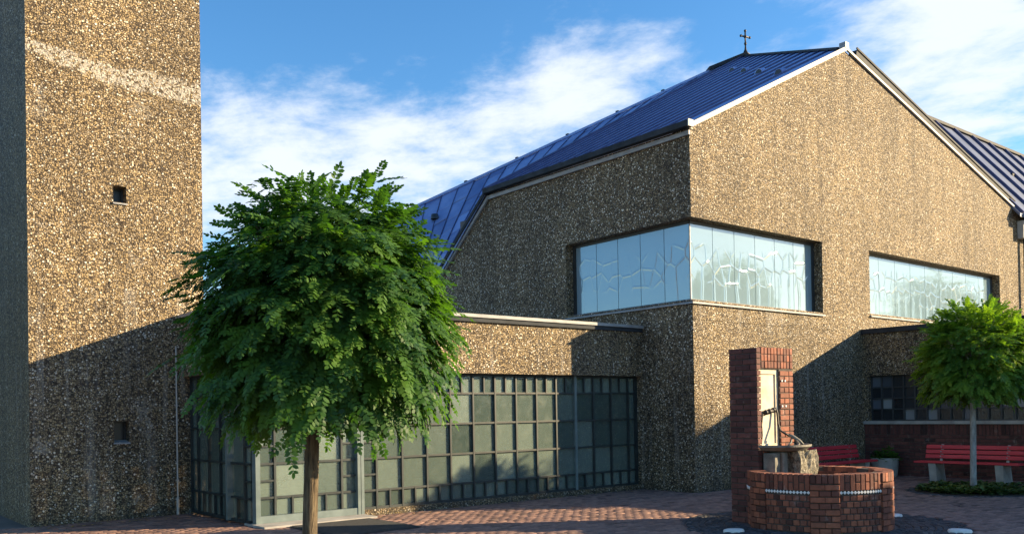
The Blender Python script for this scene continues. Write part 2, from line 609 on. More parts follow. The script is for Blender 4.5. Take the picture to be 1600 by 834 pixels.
def unit_mesh(key, mat, size, bevel=0.006):
    kk = (key, mat) + tuple(round(x, 4) for x in size)
    if kk not in _cache:
        me = bpy.data.meshes.new(key)
        bm = bmesh.new()
        bmesh.ops.create_cube(bm, size=1.0)
        for vtx in bm.verts:
            vtx.co = Vector((vtx.co.x * size[0], vtx.co.y * size[1], vtx.co.z * size[2]))
        if bevel:
            bmesh.ops.bevel(bm, geom=bm.edges[:], offset=bevel, segments=1, affect='EDGES')
        bm.to_mesh(me)
        bm.free()
        me.materials.append(MAT[mat])
        _cache[kk] = me
    return _cache[kk]


def piece(name, mesh, loc, parent, rz=0.0, rot=None):
    o = bpy.data.objects.new(name, mesh)
    COL.objects.link(o)
    o.parent = parent
    o.location = Vector(loc) - wloc(parent)
    o.rotation_euler = rot if rot else (0, 0, rz)
    return o


def boxpart(name, mat, parent, *b, bevel=0.0):
    return MB().box(*b).build(name, mat, parent, bevel=bevel)


def kind(o, k):
    o['kind'] = k
    return o


# main dimensions (metres), read off the photograph's perspective
UC, VC = 14.29, 11.64          # street corner of the hall
EAVE = 7.40
GA = (20.27, VC, 10.42)        # gable apex
RE = (30.35, VC, 7.75)         # right eave
PK = (27.89, 20.0, 14.81)      # roof peak under the cross
KN = (UC, 18.25, 7.38)         # knee of the side eave
VF, VG = 13.05, 13.24          # foyer fascia and glazing planes
UF, UGR = 5.46, 5.62           # foyer side fascia and side glazing
VT, UT0, UT1 = 15.81, 3.03, 5.84   # bell tower
UA = 20.80                     # side wing wall

# ---------------------------------------------------------------- ground
gnd = MB().add([(-300, -300, 0), (300, -300, 0), (300, 300, 0), (-300, 300, 0)], [(0, 1, 2, 3)]).build('ground', 'ground_sand', fix=False)
kind(gnd, 'structure')

FC = Vector((11.525, 7.165, 0))  # fountain basin centre
FR = 0.99
T2 = Vector((17.90, 7.77, 0))  # small tree


def paving():
    rng = np.random.default_rng(5)
    rows = []
    pl, pw, j = 0.20, 0.10, 0.006
    vmin, vmax, umin, umax = 3.2, 15.7, 1.5, 20.7
    k = 0
    vv = vmin
    while vv < vmax:
        uu = umin + (0.1 if k % 2 else 0.0)
        while uu < umax:
            rows.append((uu, vv))
            uu += pl
        vv += pw
        k += 1
    c = np.array(rows) + np.array([pl / 2, pw / 2])
    u, v = c[:, 0], c[:, 1]
    keep = ~((u > UGR - 0.08) & (v > 13.02)) & ~((u > UC - 0.1) & (v > VC - 0.1)) & ~(v > VT - 0.05)
    keep &= np.hypot(u - FC.x, v - FC.y) > 1.98
    keep &= np.hypot(u - T2.x, (v - T2.y)) > 1.22
    # only as far as the frame can show it, with a margin
    zc = u * 0.633 + v * 0.774
    xc = u * 0.774 - v * 0.633
    keep &= (zc > 10.2) & (np.abs(xc) < zc * 0.68)
    c = c[keep]
    n = len(c)
    hx, hy, b = pl / 2 - j / 2, pw / 2 - j / 2, 0.007
    base = np.array([(-hx, -hy, 0.001), (hx, -hy, 0.001), (hx, hy, 0.001), (-hx, hy, 0.001),
                     (-hx, -hy, 0.010), (hx, -hy, 0.010), (hx, hy, 0.010), (-hx, hy, 0.010),
                     (-hx + b, -hy + b, 0.016), (hx - b, -hy + b, 0.016), (hx - b, hy - b, 0.016), (-hx + b, hy - b, 0.016)])
    V = np.repeat(base[None], n, 0)
    tilt = rng.normal(0, 0.005, (n, 2))
    V[:, 4:, 2] += rng.normal(0, 0.0022, (n, 1)) + V[:, 4:, 0] * tilt[:, :1] + V[:, 4:, 1] * tilt[:, 1:]
    V[:, :, 0] += c[:, None, 0]
    V[:, :, 1] += c[:, None, 1]
    qf = [(8, 9, 10, 11)]
    for i in range(4):
        q = (i + 1) % 4
        qf += [(i, q, 4 + q, 4 + i), (4 + i, 4 + q, 8 + q, 8 + i)]
    qf = np.array(qf)
    Fc = (qf[None] + (np.arange(n) * 12)[:, None, None]).reshape(-1, 4)
    return fast_mesh('paving_stones', V.reshape(-1, 3), Fc, 'paver', gnd)


def fast_mesh(name, V, F, mat, parent=None, smooth=False):
    """quads only, numpy"""
    off = wloc(parent) if parent is not None else Vector((0, 0, 0))
    V = np.asarray(V, dtype=np.float32) - np.array(off, dtype=np.float32)
    me = bpy.data.meshes.new(name)
    me.vertices.add(len(V))
    me.vertices.foreach_set('co', V.ravel())
    nf = len(F)
    me.loops.add(nf * 4)
    me.loops.foreach_set('vertex_index', np.asarray(F, dtype=np.int32).ravel())
    me.polygons.add(nf)
    me.polygons.foreach_set('loop_start', np.arange(nf, dtype=np.int32) * 4)
    me.polygons.foreach_set('loop_total', np.full(nf, 4, dtype=np.int32))
    if smooth:
        me.polygons.foreach_set('use_smooth', np.ones(nf, dtype=bool))
    me.update(calc_edges=True)
    me.materials.append(MAT[mat])
    o = bpy.data.objects.new(name, me)
    COL.objects.link(o)
    o.parent = parent
    return o


kind(paving(), 'stuff')


def cobbles():
    """rings of small dark setts round the fountain and round the planted bed"""
    rng = random.Random(3)
    m = MB()
    for (c, r0, r1) in ((FC, FR + 0.06, 1.96), (T2, 1.06, 1.20)):
        r = r0
        while r < r1:
            n = int(2 * math.pi * r / 0.095)
            for i in range(n):
                a = 2 * math.pi * (i + rng.uniform(-0.12, 0.12)) / n
                x, y = c.x + math.cos(a) * (r + 0.045), c.y + math.sin(a) * (r + 0.045)
                if abs(x - 11.48) < 0.6 and 7.7 < y < 8.4:
                    continue
                h = 0.018 + rng.uniform(-0.006, 0.008)
                ca, sa = math.cos(a), math.sin(a)
                vs = []
                for (q, z) in ((0.043, 0.001), (0.040, h * 0.6), (0.022, h)):
                    for (i2, j2) in ((-1, -1), (1, -1), (1, 1), (-1, 1)):
                        lx, ly = i2 * q, j2 * q
                        vs.append((x + lx * ca - ly * sa, y + lx * sa + ly * ca, z))
                fs = [(8, 9, 10, 11)]
                for k in range(4):
                    q = (k + 1) % 4
                    fs += [(k, q, 4 + q, 4 + k), (4 + k, 4 + q, 8 + q, 8 + k)]
                m.add(vs, fs)
            r += 0.093
    return m.build('cobble_rings', 'cobble', gnd, fix=False)


kind(cobbles(), 'stuff')

# ---------------------------------------------------------------- hall
def to_front(a, b, d):
    return (a, d, b)


def to_side(a, b, d):
    return (d, a, b)


hall = thing('church_hall', (UC, VC, 0), 'tall gabled church hall of pebbled concrete with blue zinc roof and roof cross', 'church')
TH = 0.46
W1 = (19.08, 3.92, 5.60)            # corner window: right end, sill, head
W1S = 15.38                         # its far end on the side wall
W2 = (21.22, 28.90, 4.02, 5.62)     # wide window
front = [(UC, 0.0), (38.0, 0.0), (38.0, 7.72), (RE[0], 7.72), (GA[0], GA[2]), (UC, EAVE), (UC, W1[2]), (W1[0], W1[2]), (W1[0], W1[1]), (UC, W1[1])]
hole = [(W2[0], W2[2]), (W2[0], W2[3]), (W2[1], W2[3]), (W2[1], W2[2])]
MB().slab([front, hole], to_front, VC, VC + TH).build('gable_wall', 'aggregate', hall)
side = [(VC + TH, 0.0), (26.0, 0.0), (26.0, 1.2), (20.07, 5.94), (KN[1], KN[2]), (VC + TH, EAVE), (VC + TH, W1[2]), (W1S, W1[2]), (W1S, W1[1]), (VC + TH, W1[1])]
MB().slab([side], to_side, UC, UC + TH).build('side_wall', 'aggregate', hall)
# formwork joint strips on the lower pier (slim proud lips left by the boards)
jm = MB()
rg = random.Random(2)
for z in (0.62, 1.20, 1.78, 2.36, 2.94, 3.52):
    jm.box(UC - 0.006, 20.2 if z > 3.4 else 16.6, VC - 0.008, VC + 0.05, z, z + 0.012)
for z in (3.40,):
    jm.box(UC - 0.007, UC + 0.05, VC + 0.05, VF + 0.02, z, z + 0.014)
jm.build('board_joint', 'aggregate', hall)
# inner shell so that the windows look into a closed dim room
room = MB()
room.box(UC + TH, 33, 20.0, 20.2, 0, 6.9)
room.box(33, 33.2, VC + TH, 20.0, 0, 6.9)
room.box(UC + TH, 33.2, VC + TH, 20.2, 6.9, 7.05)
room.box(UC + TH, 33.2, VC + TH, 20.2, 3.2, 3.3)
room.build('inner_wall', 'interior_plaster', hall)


def church_window(name, parts, rec=0.24):
    """parts: list of (axis, a0, a1, n, z0, z1): axis 'f' on the front, 's' on the side wall"""
    frame = MB()
    rng = random.Random(len(parts) * 7)
    specs = []
    for ax, a0, a1, n, z0, z1 in parts:
        f = 0.09
        P = VC + rec if ax == 'f' else UC + rec

        def bx(m, p0, p1, q0, q1, d0, d1):
            if ax == 'f':
                m.box(p0, p1, P + d0, P + d1, q0, q1)
            else:
                m.box(P + d0, P + d1, p0, p1, q0, q1)
        if ax == 'f':
            bx(frame, a1 - f, a1, z0, z1, -0.02, 0.12)
            bx(frame, a0, a1 - f, z1 - 0.07, z1, -0.02, 0.12)
            bx(frame, a0, a1 - f, z0, z0 + 0.05, -0.02, 0.12)
        else:
            bx(frame, a1 - f, a1, z0, z1, -0.021, 0.119)
            bx(frame, a0, a1 - f, z1 - 0.069, z1, -0.021, 0.119)
            bx(frame, a0, a1 - f, z0, z0 + 0.051, -0.021, 0.119)
        if name == 'wide_window':
            bx(frame, a0, a0 + 0.05, z0 + 0.05, z1 - 0.07, -0.02, 0.12)
            a0 = a0 + 0.05
        specs.append((ax, a0, a1 - f, n, z0 + 0.05, z1 - 0.07, P))
        w = (a1 - f - a0) / n
        for i in range(1, n):
            bx(frame, a0 + i * w - 0.012, a0 + i * w + 0.012, z0 + 0.05, z1 - 0.07, 0.016, 0.09)
    fr = frame.build(name, 'frame_dark', hall)
    for ax, a0, a1, n, z0, z1, P in specs:
        w = (a1 - a0) / n
        for i in range(n):
            p0, p1 = a0 + i * w + 0.007, a0 + (i + 1) * w - 0.007
            m = MB()
            if ax == 'f':
                m.box(p0, p1, P, P + 0.014, z0, z1)
            else:
                m.box(P, P + 0.014, p0, p1, z0, z1)
            m.build('pane', 'pane_church', fr)
    return fr


cw = church_window('corner_window', [('f', UC + 0.24, W1[0], 6, W1[1], W1[2]), ('s', VC + 0.255, W1S, 5, W1[1], W1[2])])
ww = church_window('wide_window', [('f', W2[0], W2[1], 9, W2[2], W2[3])])
# corner post of the glass
boxpart('corner_post', 'flashing_light', cw, UC + 0.225, UC + 0.245, VC + 0.225, VC + 0.252, W1[1] + 0.05, W1[2] - 0.07)


def sill_sheet(m, ax, a0, a1, z, rec=0.24, over=0.05):
    if ax == 'f':
        p = [(a0, VC - over), (a1, VC - over), (a1, VC + rec - 0.02), (a0, VC + rec - 0.02)]
        hs_ = [z - 0.055, z - 0.055, z + 0.045, z + 0.045]
    else:
        p = [(UC - over, a0), (UC - over, a1), (UC + rec - 0.02, a1), (UC + rec - 0.02, a0)]
        hs_ = [z - 0.055, z - 0.055, z + 0.045, z + 0.045]
    m.add([(x, y, h) for (x, y), h in zip(p, hs_)] + [(x, y, h - 0.03) for (x, y), h in zip(p, hs_)],
          [(0, 1, 2, 3), (7, 6, 5, 4), (0, 4, 5, 1), (1, 5, 6, 2), (2, 6, 7, 3), (3, 7, 4, 0)])


for i in range(6):
    w = (W1[0] + 0.03 - UC + 0.05) / 6
    m = MB()
    a0 = UC - 0.05 + i * w
    if i == 0:   # mitred at the corner
        z = W1[1]
        p = [(UC - 0.05, VC - 0.05, z - 0.055), (a0 + w - 0.004, VC - 0.05, z - 0.055), (a0 + w - 0.004, VC + 0.22, z + 0.045), (UC + 0.22, VC + 0.22, z + 0.045)]
        m.add(p + [(x, y, h - 0.03) for x, y, h in p], [(0, 1, 2, 3), (7, 6, 5, 4), (0, 4, 5, 1), (1, 5, 6, 2), (2, 6, 7, 3), (3, 7, 4, 0)])
    else:
        sill_sheet(m, 'f', a0, a0 + w - 0.004, W1[1])
    m.build('sill', 'flashing_light', cw)
for i in range(5):
    w = (W1S + 0.03 - VC + 0.05) / 5
    a0 = VC - 0.05 + i * w
    m = MB()
    if i == 0:
        z = W1[1]
        p = [(UC - 0.05, VC - 0.049, z - 0.055), (UC - 0.05, a0 + w - 0.004, z - 0.055), (UC + 0.22, a0 + w - 0.004, z + 0.045), (UC + 0.22, VC + 0.222, z + 0.045)]
        m.add(p + [(x, y, h - 0.03) for x, y, h in p], [(0, 1, 2, 3), (7, 6, 5, 4), (0, 4, 5, 1), (1, 5, 6, 2), (2, 6, 7, 3), (3, 7, 4, 0)])
    else:
        sill_sheet(m, 's', a0, a0 + w - 0.004, W1[1])
    m.build('sill', 'flashing_light', cw)
for i in range(9):
    w = (W2[1] - W2[0] + 0.06) / 9
    m = MB()
    sill_sheet(m, 'f', W2[0] - 0.03 + i * w, W2[0] - 0.03 + (i + 1) * w - 0.004, W2[2])
    m.build('sill', 'flashing_light', ww)

# roof ------------------------------------------------------------
roofp = MB()
C0 = Vector((UC - 0.12, VC + 0.10, EAVE + 0.045))
G0 = Vector((GA[0], VC + 0.10, GA[2] + 0.075))
P0 = Vector(PK)
K0 = Vector((UC - 0.12, KN[1] + 0.05, KN[2] + 0.09))
L3 = Vector((UC - 0.10, 23.4, 3.15))
Q3 = Vector((15.95, 28.0, 8.11))


def facet(m, A, B, Cc, D, n, k, thick=0.10):
    """ruled sheet: edge A->B at one side, D->C at the other"""
    top = []
    for i in range(n + 1):
        s_ = i / n
        e, h = A.lerp(D, s_), B.lerp(Cc, s_)
        top.append([e.lerp(h, j / k) for j in range(k + 1)])
    b = len(m.v)
    for row in top:
        for p in row:
            m.v.append(tuple(p))
    cnt = (n + 1) * (k + 1)
    for row in top:
        for p in row:
            m.v.append((p.x, p.y, p.z - thick))
    for i in range(n):
        for j in range(k):
            q = (b + i * (k + 1) + j, b + i * (k + 1) + j + 1, b + (i + 1) * (k + 1) + j + 1, b + (i + 1) * (k + 1) + j)
            m.f.append(q)
            m.f.append(tuple(x + cnt for x in reversed(q)))
    for i in range(n):
        for j in (0, k):
            a_, c_ = b + i * (k + 1) + j, b + (i + 1) * (k + 1) + j
            m.f.append((a_, c_, c_ + cnt, a_ + cnt))
    for j in range(k):
        for i in (0, n):
            a_, c_ = b + i * (k + 1) + j, b + i * (k + 1) + j + 1
            m.f.append((a_, c_, c_ + cnt, a_ + cnt))
    return m


facet(roofp, C0, G0, P0, K0, 12, 6, 0.05)
roof = roofp.build('roof', 'roof_zinc', hall)
NS = 14
for i in range(1, NS + 1):
    s_ = i / NS
    e, h = C0.lerp(K0, s_), G0.lerp(P0, s_)
    m = MB().bar(e + Vector((0, 0, 0.02)), h + Vector((0, 0, 0.02)), 0.035 if i < NS else 0.09, 0.045 if i < NS else 0.10)
    m.build('standing_seam', 'seam_zinc', roof)
# steep hipped flank behind the knee, laid in broad sheets with staggered joints
NP = 24
rng = random.Random(8)
for i in range(NP):
    s0, s1 = i / NP, (i + 1) / NP
    # columns run from the ridge line P0..Q3 down to the wall line K0..L3
    a0_, a1_ = K0.lerp(L3, s0), K0.lerp(L3, s1)
    b0_, b1_ = P0.lerp(Q3, s0), P0.lerp(Q3, s1)
    cuts = [0.0]
    q = rng.uniform(0.08, 0.2)
    while q < 1:
        cuts.append(q)
        q += rng.uniform(0.10, 0.18)
    cuts.append(1.0)
    for c0, c1 in zip(cuts[:-1], cuts[1:]):
        lift = Vector((-0.004, 0.0, 0.035 * rng.random() + 0.01))
        g = 0.0045
        p = [a0_.lerp(b0_, c0 + g), a0_.lerp(b0_, c1 - g), a1_.lerp(b1_, c1 - g), a1_.lerp(b1_, c0 + g)]
        dn = (p[3] - p[0]).normalized() * 0.012
        p = [p[0] + dn + lift, p[1] + dn + lift, p[2] - dn + lift, p[3] - dn + lift]
        m = MB().add(p + [x - Vector((0, 0, 0.03)) for x in p], [(0, 1, 2, 3), (7, 6, 5, 4), (0, 4, 5, 1), (1, 5, 6, 2), (2, 6, 7, 3), (3, 7, 4, 0)])
        m.build('roof_sheet', 'roof_zinc', roof)
    m = MB().bar(a1_.lerp(b1_, 0.0) + Vector((0, 0, 0.03)), b1_ + Vector((0, 0, 0.03)), 0.025, 0.06)
    m.build('standing_seam', 'seam_zinc', roof)
m = MB()
facet(m, K0 - Vector((0, 0, 0.03)), P0 - Vector((0, 0, 0.03)), Q3 - Vector((0, 0, 0.03)), L3 - Vector((0, 0, 0.03)), 8, 4)
# far slopes, closing the roof
G1, R1 = Vector(GA) + Vector((0.05, 0.3, 0.02)), Vector(RE) + Vector((0, 0.3, -0.05))
facet(m, G1, P0 - Vector((0, 0, 0.06)), Vector((34.0, 20.0, 8.0)), R1, 4, 4)
facet(m, P0 - Vector((0, 0.0, 0.06)), Q3 - Vector((0, 0, 0.08)), Vector((20, 36, 5)), Vector((34, 34, 8)), 4, 4)
m.build('roof_back', 'roof_zinc', roof)
# ridge cap, hip cap and the silhouette batten
MB().bar(P0.lerp(Q3, 0.0), Q3, 0.16, 0.08, off=(0, 0.06)).build('ridge_cap', 'roof_zinc', roof)
MB().bar(G0 + Vector((0, 0, 0.03)), P0 + Vector((0, 0, 0.03)), 0.20, 0.06).build('ridge_cap', 'gutter_dark', roof)
MB().bar(P0 + Vector((0, 0, 0.02)), P0.lerp(Q3, 0.10) + Vector((0, 0, 0.10)), 0.4, 0.12, off=(0, 0.02)).build('ridge_vent', 'gutter_dark', roof)
for q in (0.22, 0.34, 0.47, 0.60, 0.73, 0.86):
    p = P0.lerp(Q3, q)
    MB().box(p.x - 0.06, p.x + 0.06, p.y - 0.06, p.y + 0.06, p.z + 0.05, p.z + 0.15).build('snow_stop', 'gutter_dark', roof)


def vent(s_, h_, sc=1.0):
    e, hh = C0.lerp(K0, s_), G0.lerp(P0, s_)
    d = (hh - e).normalized()
    p = e.lerp(hh, h_)
    m = MB()
    n = 8
    vs = []
    for dd, rr in ((-0.16, 0.17), (0.22, 0.10)):
        for q in range(n + 1):
            an = math.pi * q / n
            vs.append((p + d * dd * sc + Vector((0, math.cos(an) * rr * sc, math.sin(an) * rr * 1.05 * sc))))
    fs = [(q, q + 1, n + 2 + q, n + 1 + q) for q in range(n)]
    fs += [tuple(range(n + 1)), tuple(reversed(range(n + 1, 2 * n + 2)))]
    m.add(vs, fs).build('roof_vent', 'roof_zinc', roof)
    vs2 = [Vector(v) - d * 0.012 * sc for v in vs[:n + 1]]
    mid = p - d * 0.172 * sc
    vs2 = [mid + Vector((0, (v.y - mid.y) * 0.78, (v.z - mid.z) * 0.78 + 0.01)) for v in vs2]
    MB().add(vs2 + [v + d * 0.008 for v in vs2], [tuple(range(n + 1)), tuple(reversed(range(n + 1, 2 * n + 2)))]).build('vent_mouth', 'frame_dark', roof)


for s_, h_ in ((0.11, 0.69), (0.33, 0.75), (0.55, 0.80), (0.74, 0.83)):
    vent(s_, h_, 0.75)
# vent on the steep flank
p = Vector(K0.lerp(L3, 0.79)).lerp(P0.lerp(Q3, 0.79), 0.80)
MB().lathe([(0.001, 0.20), (0.12, 0.17), (0.15, 0.0)], (p.x - 0.05, p.y, p.z), 12).build('roof_vent', 'frame_dark', roof, smooth=True)

# verge flashings, gutters, eaves
d1 = 0.03
MB().bar((UC - 0.02, VC - 0.035, EAVE + 0.045), (GA[0] + 0.02, VC - 0.035, GA[2] + 0.065), 0.05, 0.095).build('verge_flashing', 'flashing_light', roof)
MB().bar((GA[0] + 0.02, VC - 0.034, GA[2] + 0.05), (RE[0] + 0.1, VC - 0.034, RE[2] + 0.0), 0.05, 0.055).build('verge_flashing', 'flashing_light', roof)
MB().bar((GA[0] + 0.75, VC + 0.22, GA[2] + 0.16), (RE[0] + 0.1, VC + 0.22, RE[2] + 0.26), 0.22, 0.20).build('verge_upstand', 'gutter_dark', roof)
MB().bar((GA[0] + 0.75, VC + 0.10, GA[2] + 0.29), (RE[0] + 0.1, VC + 0.10, RE[2] + 0.39), 0.03, 0.05).build('verge_upstand', 'gutter_dark', roof)
MB().box(GA[0] - 0.08, GA[0] + 0.08, VC - 0.07, VC + 0.10, GA[2] + 0.04, GA[2] + 0.20).build('apex_cap', 'flashing_light', roof)
m = MB().bar((UC - 0.13, VC - 0.12, EAVE + 0.045), (UC - 0.13, KN[1] + 0.05, KN[2] + 0.045), 0.15, 0.12)
m.build('gutter', 'gutter_dark', roof)
MB().box(UC - 0.21, UC - 0.05, VC - 0.15, VC - 0.125, EAVE - 0.025, EAVE + 0.115).build('gutter_end', 'flashing_light', roof)
MB().bar((UC - 0.035, VC - 0.03, EAVE - 0.10), (UC - 0.035, KN[1], KN[2] - 0.10), 0.05, 0.09).build('eave_flashing', 'flashing_light', roof)
kl = Vector((UC - 0.06, KN[1], KN[2]))
ll = Vector((UC - 0.06, 24.0, 2.75))
MB().bar(kl + Vector((0, 0.03, 0.04)), ll + Vector((0, 0.03, 0.04)), 0.18, 0.08, up=(0, 0, 1)).build('verge_board', 'gutter_dark', roof)
MB().bar(kl + Vector((0.02, -0.01, -0.07)), ll + Vector((0.02, -0.01, -0.07)), 0.06, 0.08).build('eave_flashing', 'flashing_light', roof)

# right wing of the hall: steep slope with wide seams
wing = MB()
m_ = 1.25
ur0, ur1 = 27.5, 46.0
e0, e1 = Vector((29.9, VC - 0.25, 7.62)), Vector((ur1, VC - 0.25, 7.62))
r0_, r1_ = Vector((29.9, 14.78, 11.68)), Vector((ur1, 14.78, 11.68))
facet(wing, Vector((ur0, 14.0, 10.6)), Vector((ur0, 14.78, 11.68)), Vector((29.9, 14.78, 11.68)), Vector((29.9, 14.0, 10.6)), 1, 1)
facet(wing, e0, r0_, r1_, e1, 1, 1)
facet(wing, r0_ - Vector((2.4, 0, 0.06)), Vector((ur0, 22, 8)), Vector((ur1, 22, 8)), r1_ - Vector((0, 0, 0.06)), 1, 1)
wg = wing.build('wing_roof', 'zinc_sun_dimmed', hall)
u = 30.1
while u < ur1:
    MB().bar((u, VC - 0.25, 7.66), (u, 14.78, 11.72), 0.12, 0.12).build('standing_seam', 'seam_zinc', wg)
    u += 1.45
MB().bar((ur0, 14.80, 11.74), (ur1, 14.80, 11.74), 0.2, 0.1).build('ridge_cap', 'gutter_dark', wg)
MB().bar((30.35, VC - 0.36, 7.58), (ur1, VC - 0.36, 7.58), 0.26, 0.20).build('gutter', 'gutter_dark', wg)
MB().bar((30.32, VC - 0.36, 7.70), (ur1, VC - 0.36, 7.70), 0.28, 0.03).build('gutter_lip', 'flashing_light', wg)
MB().box(30.25, 46, VC - 0.20, VC - 0.02, 6.9, 7.45).build('soffit', 'smooth_concrete', wg)
MB().tube([(30.55, VC - 0.12, 7.4), (30.55, VC - 0.12, 0.05)], 0.055, 10).build('downpipe', 'gutter_dark', hall)
MB().box(34.2, 34.5, 13.25, 13.55, 9.75, 9.95).build('roof_vent', 'gutter_dark', wg)

# cross on the peak
cr_ = MB()
cb = P0 + Vector((0.0, 0, 0.02))
cdir = Vector((0.774, -0.633, 0.0)) * 0.8 + Vector((0.3, 0.3, 0))
cdir.normalize()
cr_.tube([cb, cb + Vector((0, 0, 0.10)), cb + Vector((0, 0, 0.22)), cb + Vector((0, 0, 0.36))], [0.20, 0.09, 0.04, 0.026], 10)
cr_.tube([cb + Vector((0, 0, 0.36)), cb + Vector((0, 0, 0.92))], 0.03, 8)
cz = cb + Vector((0, 0, 0.70))
cr_.tube([cz - cdir * 0.21, cz + cdir * 0.21], 0.03, 8)
for q, r_ in ((cz - cdir * 0.21, 1), (cz + cdir * 0.21, 1), (cb + Vector((0, 0, 0.92)), 1), (cb + Vector((0, 0, 0.44)), 1.1), (cz, 1.25)):
    cr_.lathe([(0.001, -0.05 * r_), (0.038 * r_, -0.035 * r_), (0.05 * r_, 0.0), (0.038 * r_, 0.035 * r_), (0.001, 0.05 * r_)], q, 10)
cr_.build('roof_cross', 'iron', roof, smooth=True)

# ---------------------------------------------------------------- bell tower
tower = thing('bell_tower', ((UT0 + UT1) / 2, VT, 0), 'tall square bell tower of pebbled concrete at the left edge', 'tower')
H1 = [(4.33, 4.545, 5.35, 5.63), (4.30, 4.545, 1.31, 1.66)]
face = [(UT0, 0), (UT1, 0), (UT1, 15), (UT0, 15)]
holes = [[(a, c), (a, d), (b, d), (b, c)] for a, b, c, d in H1]
m = MB().slab([face] + holes, to_front, VT, VT + 0.4)
m.box(UT0, UT0 + 0.4, VT + 0.4, VT + 2.6, 0, 15)
m.box(UT1 - 0.4, UT1, VT + 0.4, VT + 2.6, 0, 15)
m.box(UT0 + 0.4, UT1 - 0.4, VT + 2.2, VT + 2.6, 0, 15)
m.box(UT0 + 0.4, UT1 - 0.4, VT + 0.4, VT + 2.2, 14.6, 15)
m.build('tower_wall', 'aggregate_stained', tower)
for a, b, c, d in H1:
    w = MB()
    w.box(a, a + 0.025, VT + 0.2, VT + 0.26, c, d)
    w.box(b - 0.025, b, VT + 0.2, VT + 0.26, c, d)
    w.box(a + 0.025, b - 0.025, VT + 0.2, VT + 0.26, d - 0.025, d)
    w.box(a + 0.025, b - 0.025, VT + 0.2, VT + 0.26, c, c + 0.025)
    wf = w.build('window', 'frame_dark', tower)
    boxpart('pane', 'glass_dark', wf, a + 0.025, b - 0.025, VT + 0.225, VT + 0.235, c + 0.025, d - 0.025)
    ms = MB()
    ms.add([(a - 0.01, VT - 0.03, c - 0.01), (b + 0.01, VT - 0.03, c - 0.01), (b - 0.002, VT + 0.2, c + 0.03), (a + 0.002, VT + 0.2, c + 0.03),
            (a - 0.01, VT - 0.03, c - 0.035), (b + 0.01, VT - 0.03, c - 0.035), (b - 0.002, VT + 0.2, c + 0.004), (a + 0.002, VT + 0.2, c + 0.004)],
           [(0, 1, 2, 3), (7, 6, 5, 4), (0, 4, 5, 1), (1, 5, 6, 2), (2, 6, 7, 3), (3, 7, 4, 0)])
    ms.build('sill', 'flashing_light', wf)
m = MB().tube([(5.325, VT - 0.05, 0.02), (5.325, VT - 0.05, 2.95)], 0.016, 8)
m.tube([(5.325, VT - 0.05, 0.02), (5.325, VT - 0.05, 0.32)], 0.026, 8)
for z in (0.6, 1.25, 1.9, 2.55):
    m.box(5.305, 5.345, VT - 0.07, VT + 0.01, z, z + 0.03)
m.build('conductor_pipe', 'pipe_grey', tower)

# ---------------------------------------------------------------- glazed foyer
foyer = thing('glass_foyer', (UF, VF, 0), 'low flat-roofed foyer with gridded frosted glass front between tower and hall', 'building')
fas = MB()
fas.box(UF, UC - 0.004, VF, VF + 0.34, 2.42, 3.36)
fas.box(UF, UF + 0.34, VF + 0.34, VT - 0.002, 2.42, 3.36)
fas.build('fascia', 'aggregate', foyer)
boxpart('roof_slab', 'smooth_concrete', foyer, UF + 0.34, UC - 0.004, VF + 0.34, 22, 2.95, 3.30)
cop = MB()
cop.box(UF - 0.05, UC - 0.01, VF - 0.05, VF + 0.38, 3.36, 3.44)
cop.box(UF - 0.05, UF + 0.38, VF + 0.38, VT - 0.004, 3.36, 3.44)
cop.build('coping', 'gutter_dark', foyer)
cop = MB()
cop.box(UF - 0.08, UC - 0.006, VF - 0.08, VF + 0.36, 3.44, 3.50)
cop.box(UF - 0.08, UF + 0.36, VF + 0.36, VT - 0.006, 3.44, 3.50)
cop.build('coping_sheet', 'flashing_light', foyer)
pl = MB()
pl.box(7.50, UC - 0.004, VG - 0.10, VG + 0.20, 0.0, 0.105)
pl.build('plinth', 'aggregate', foyer)
boxpart('door_sill', 'smooth_concrete', foyer, UGR - 0.06, 7.50, VG - 0.55, VG + 0.20, 0.0, 0.045)
boxpart('jamb', 'bar_green', foyer, 14.20, UC - 0.005, VG - 0.04, VG + 0.1, 0.105, 2.42)
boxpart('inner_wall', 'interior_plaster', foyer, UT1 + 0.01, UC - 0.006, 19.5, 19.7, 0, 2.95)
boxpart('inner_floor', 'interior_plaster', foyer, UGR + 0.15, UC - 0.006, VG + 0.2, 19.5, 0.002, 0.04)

Z = [0.105, 0.42, 0.96, 1.51, 2.06, 2.42]
bars = MB()


def pbox(ax, p, z0, z1, w, d):
    if ax == 'f':
        boxpart('post', 'post_green', foyer, p - w / 2, p + w / 2, VG - d, VG + 0.02, z0, z1)
    else:
        boxpart('post', 'post_green', foyer, UGR - d, UGR + 0.02, p - w / 2, p + w / 2, z0, z1)


panes = []
BW, BD = 0.034, 0.048


def vbar(m, u, z0, z1, w=BW, d=BD):
    m.box(u - w / 2, u + w / 2, VG - d, VG + 0.02, z0, z1)


def hbar(m, u0, u1, z, h=0.034, d=BD - 0.006):
    m.box(u0, u1, VG - d, VG + 0.018, z - h / 2, z + h / 2)


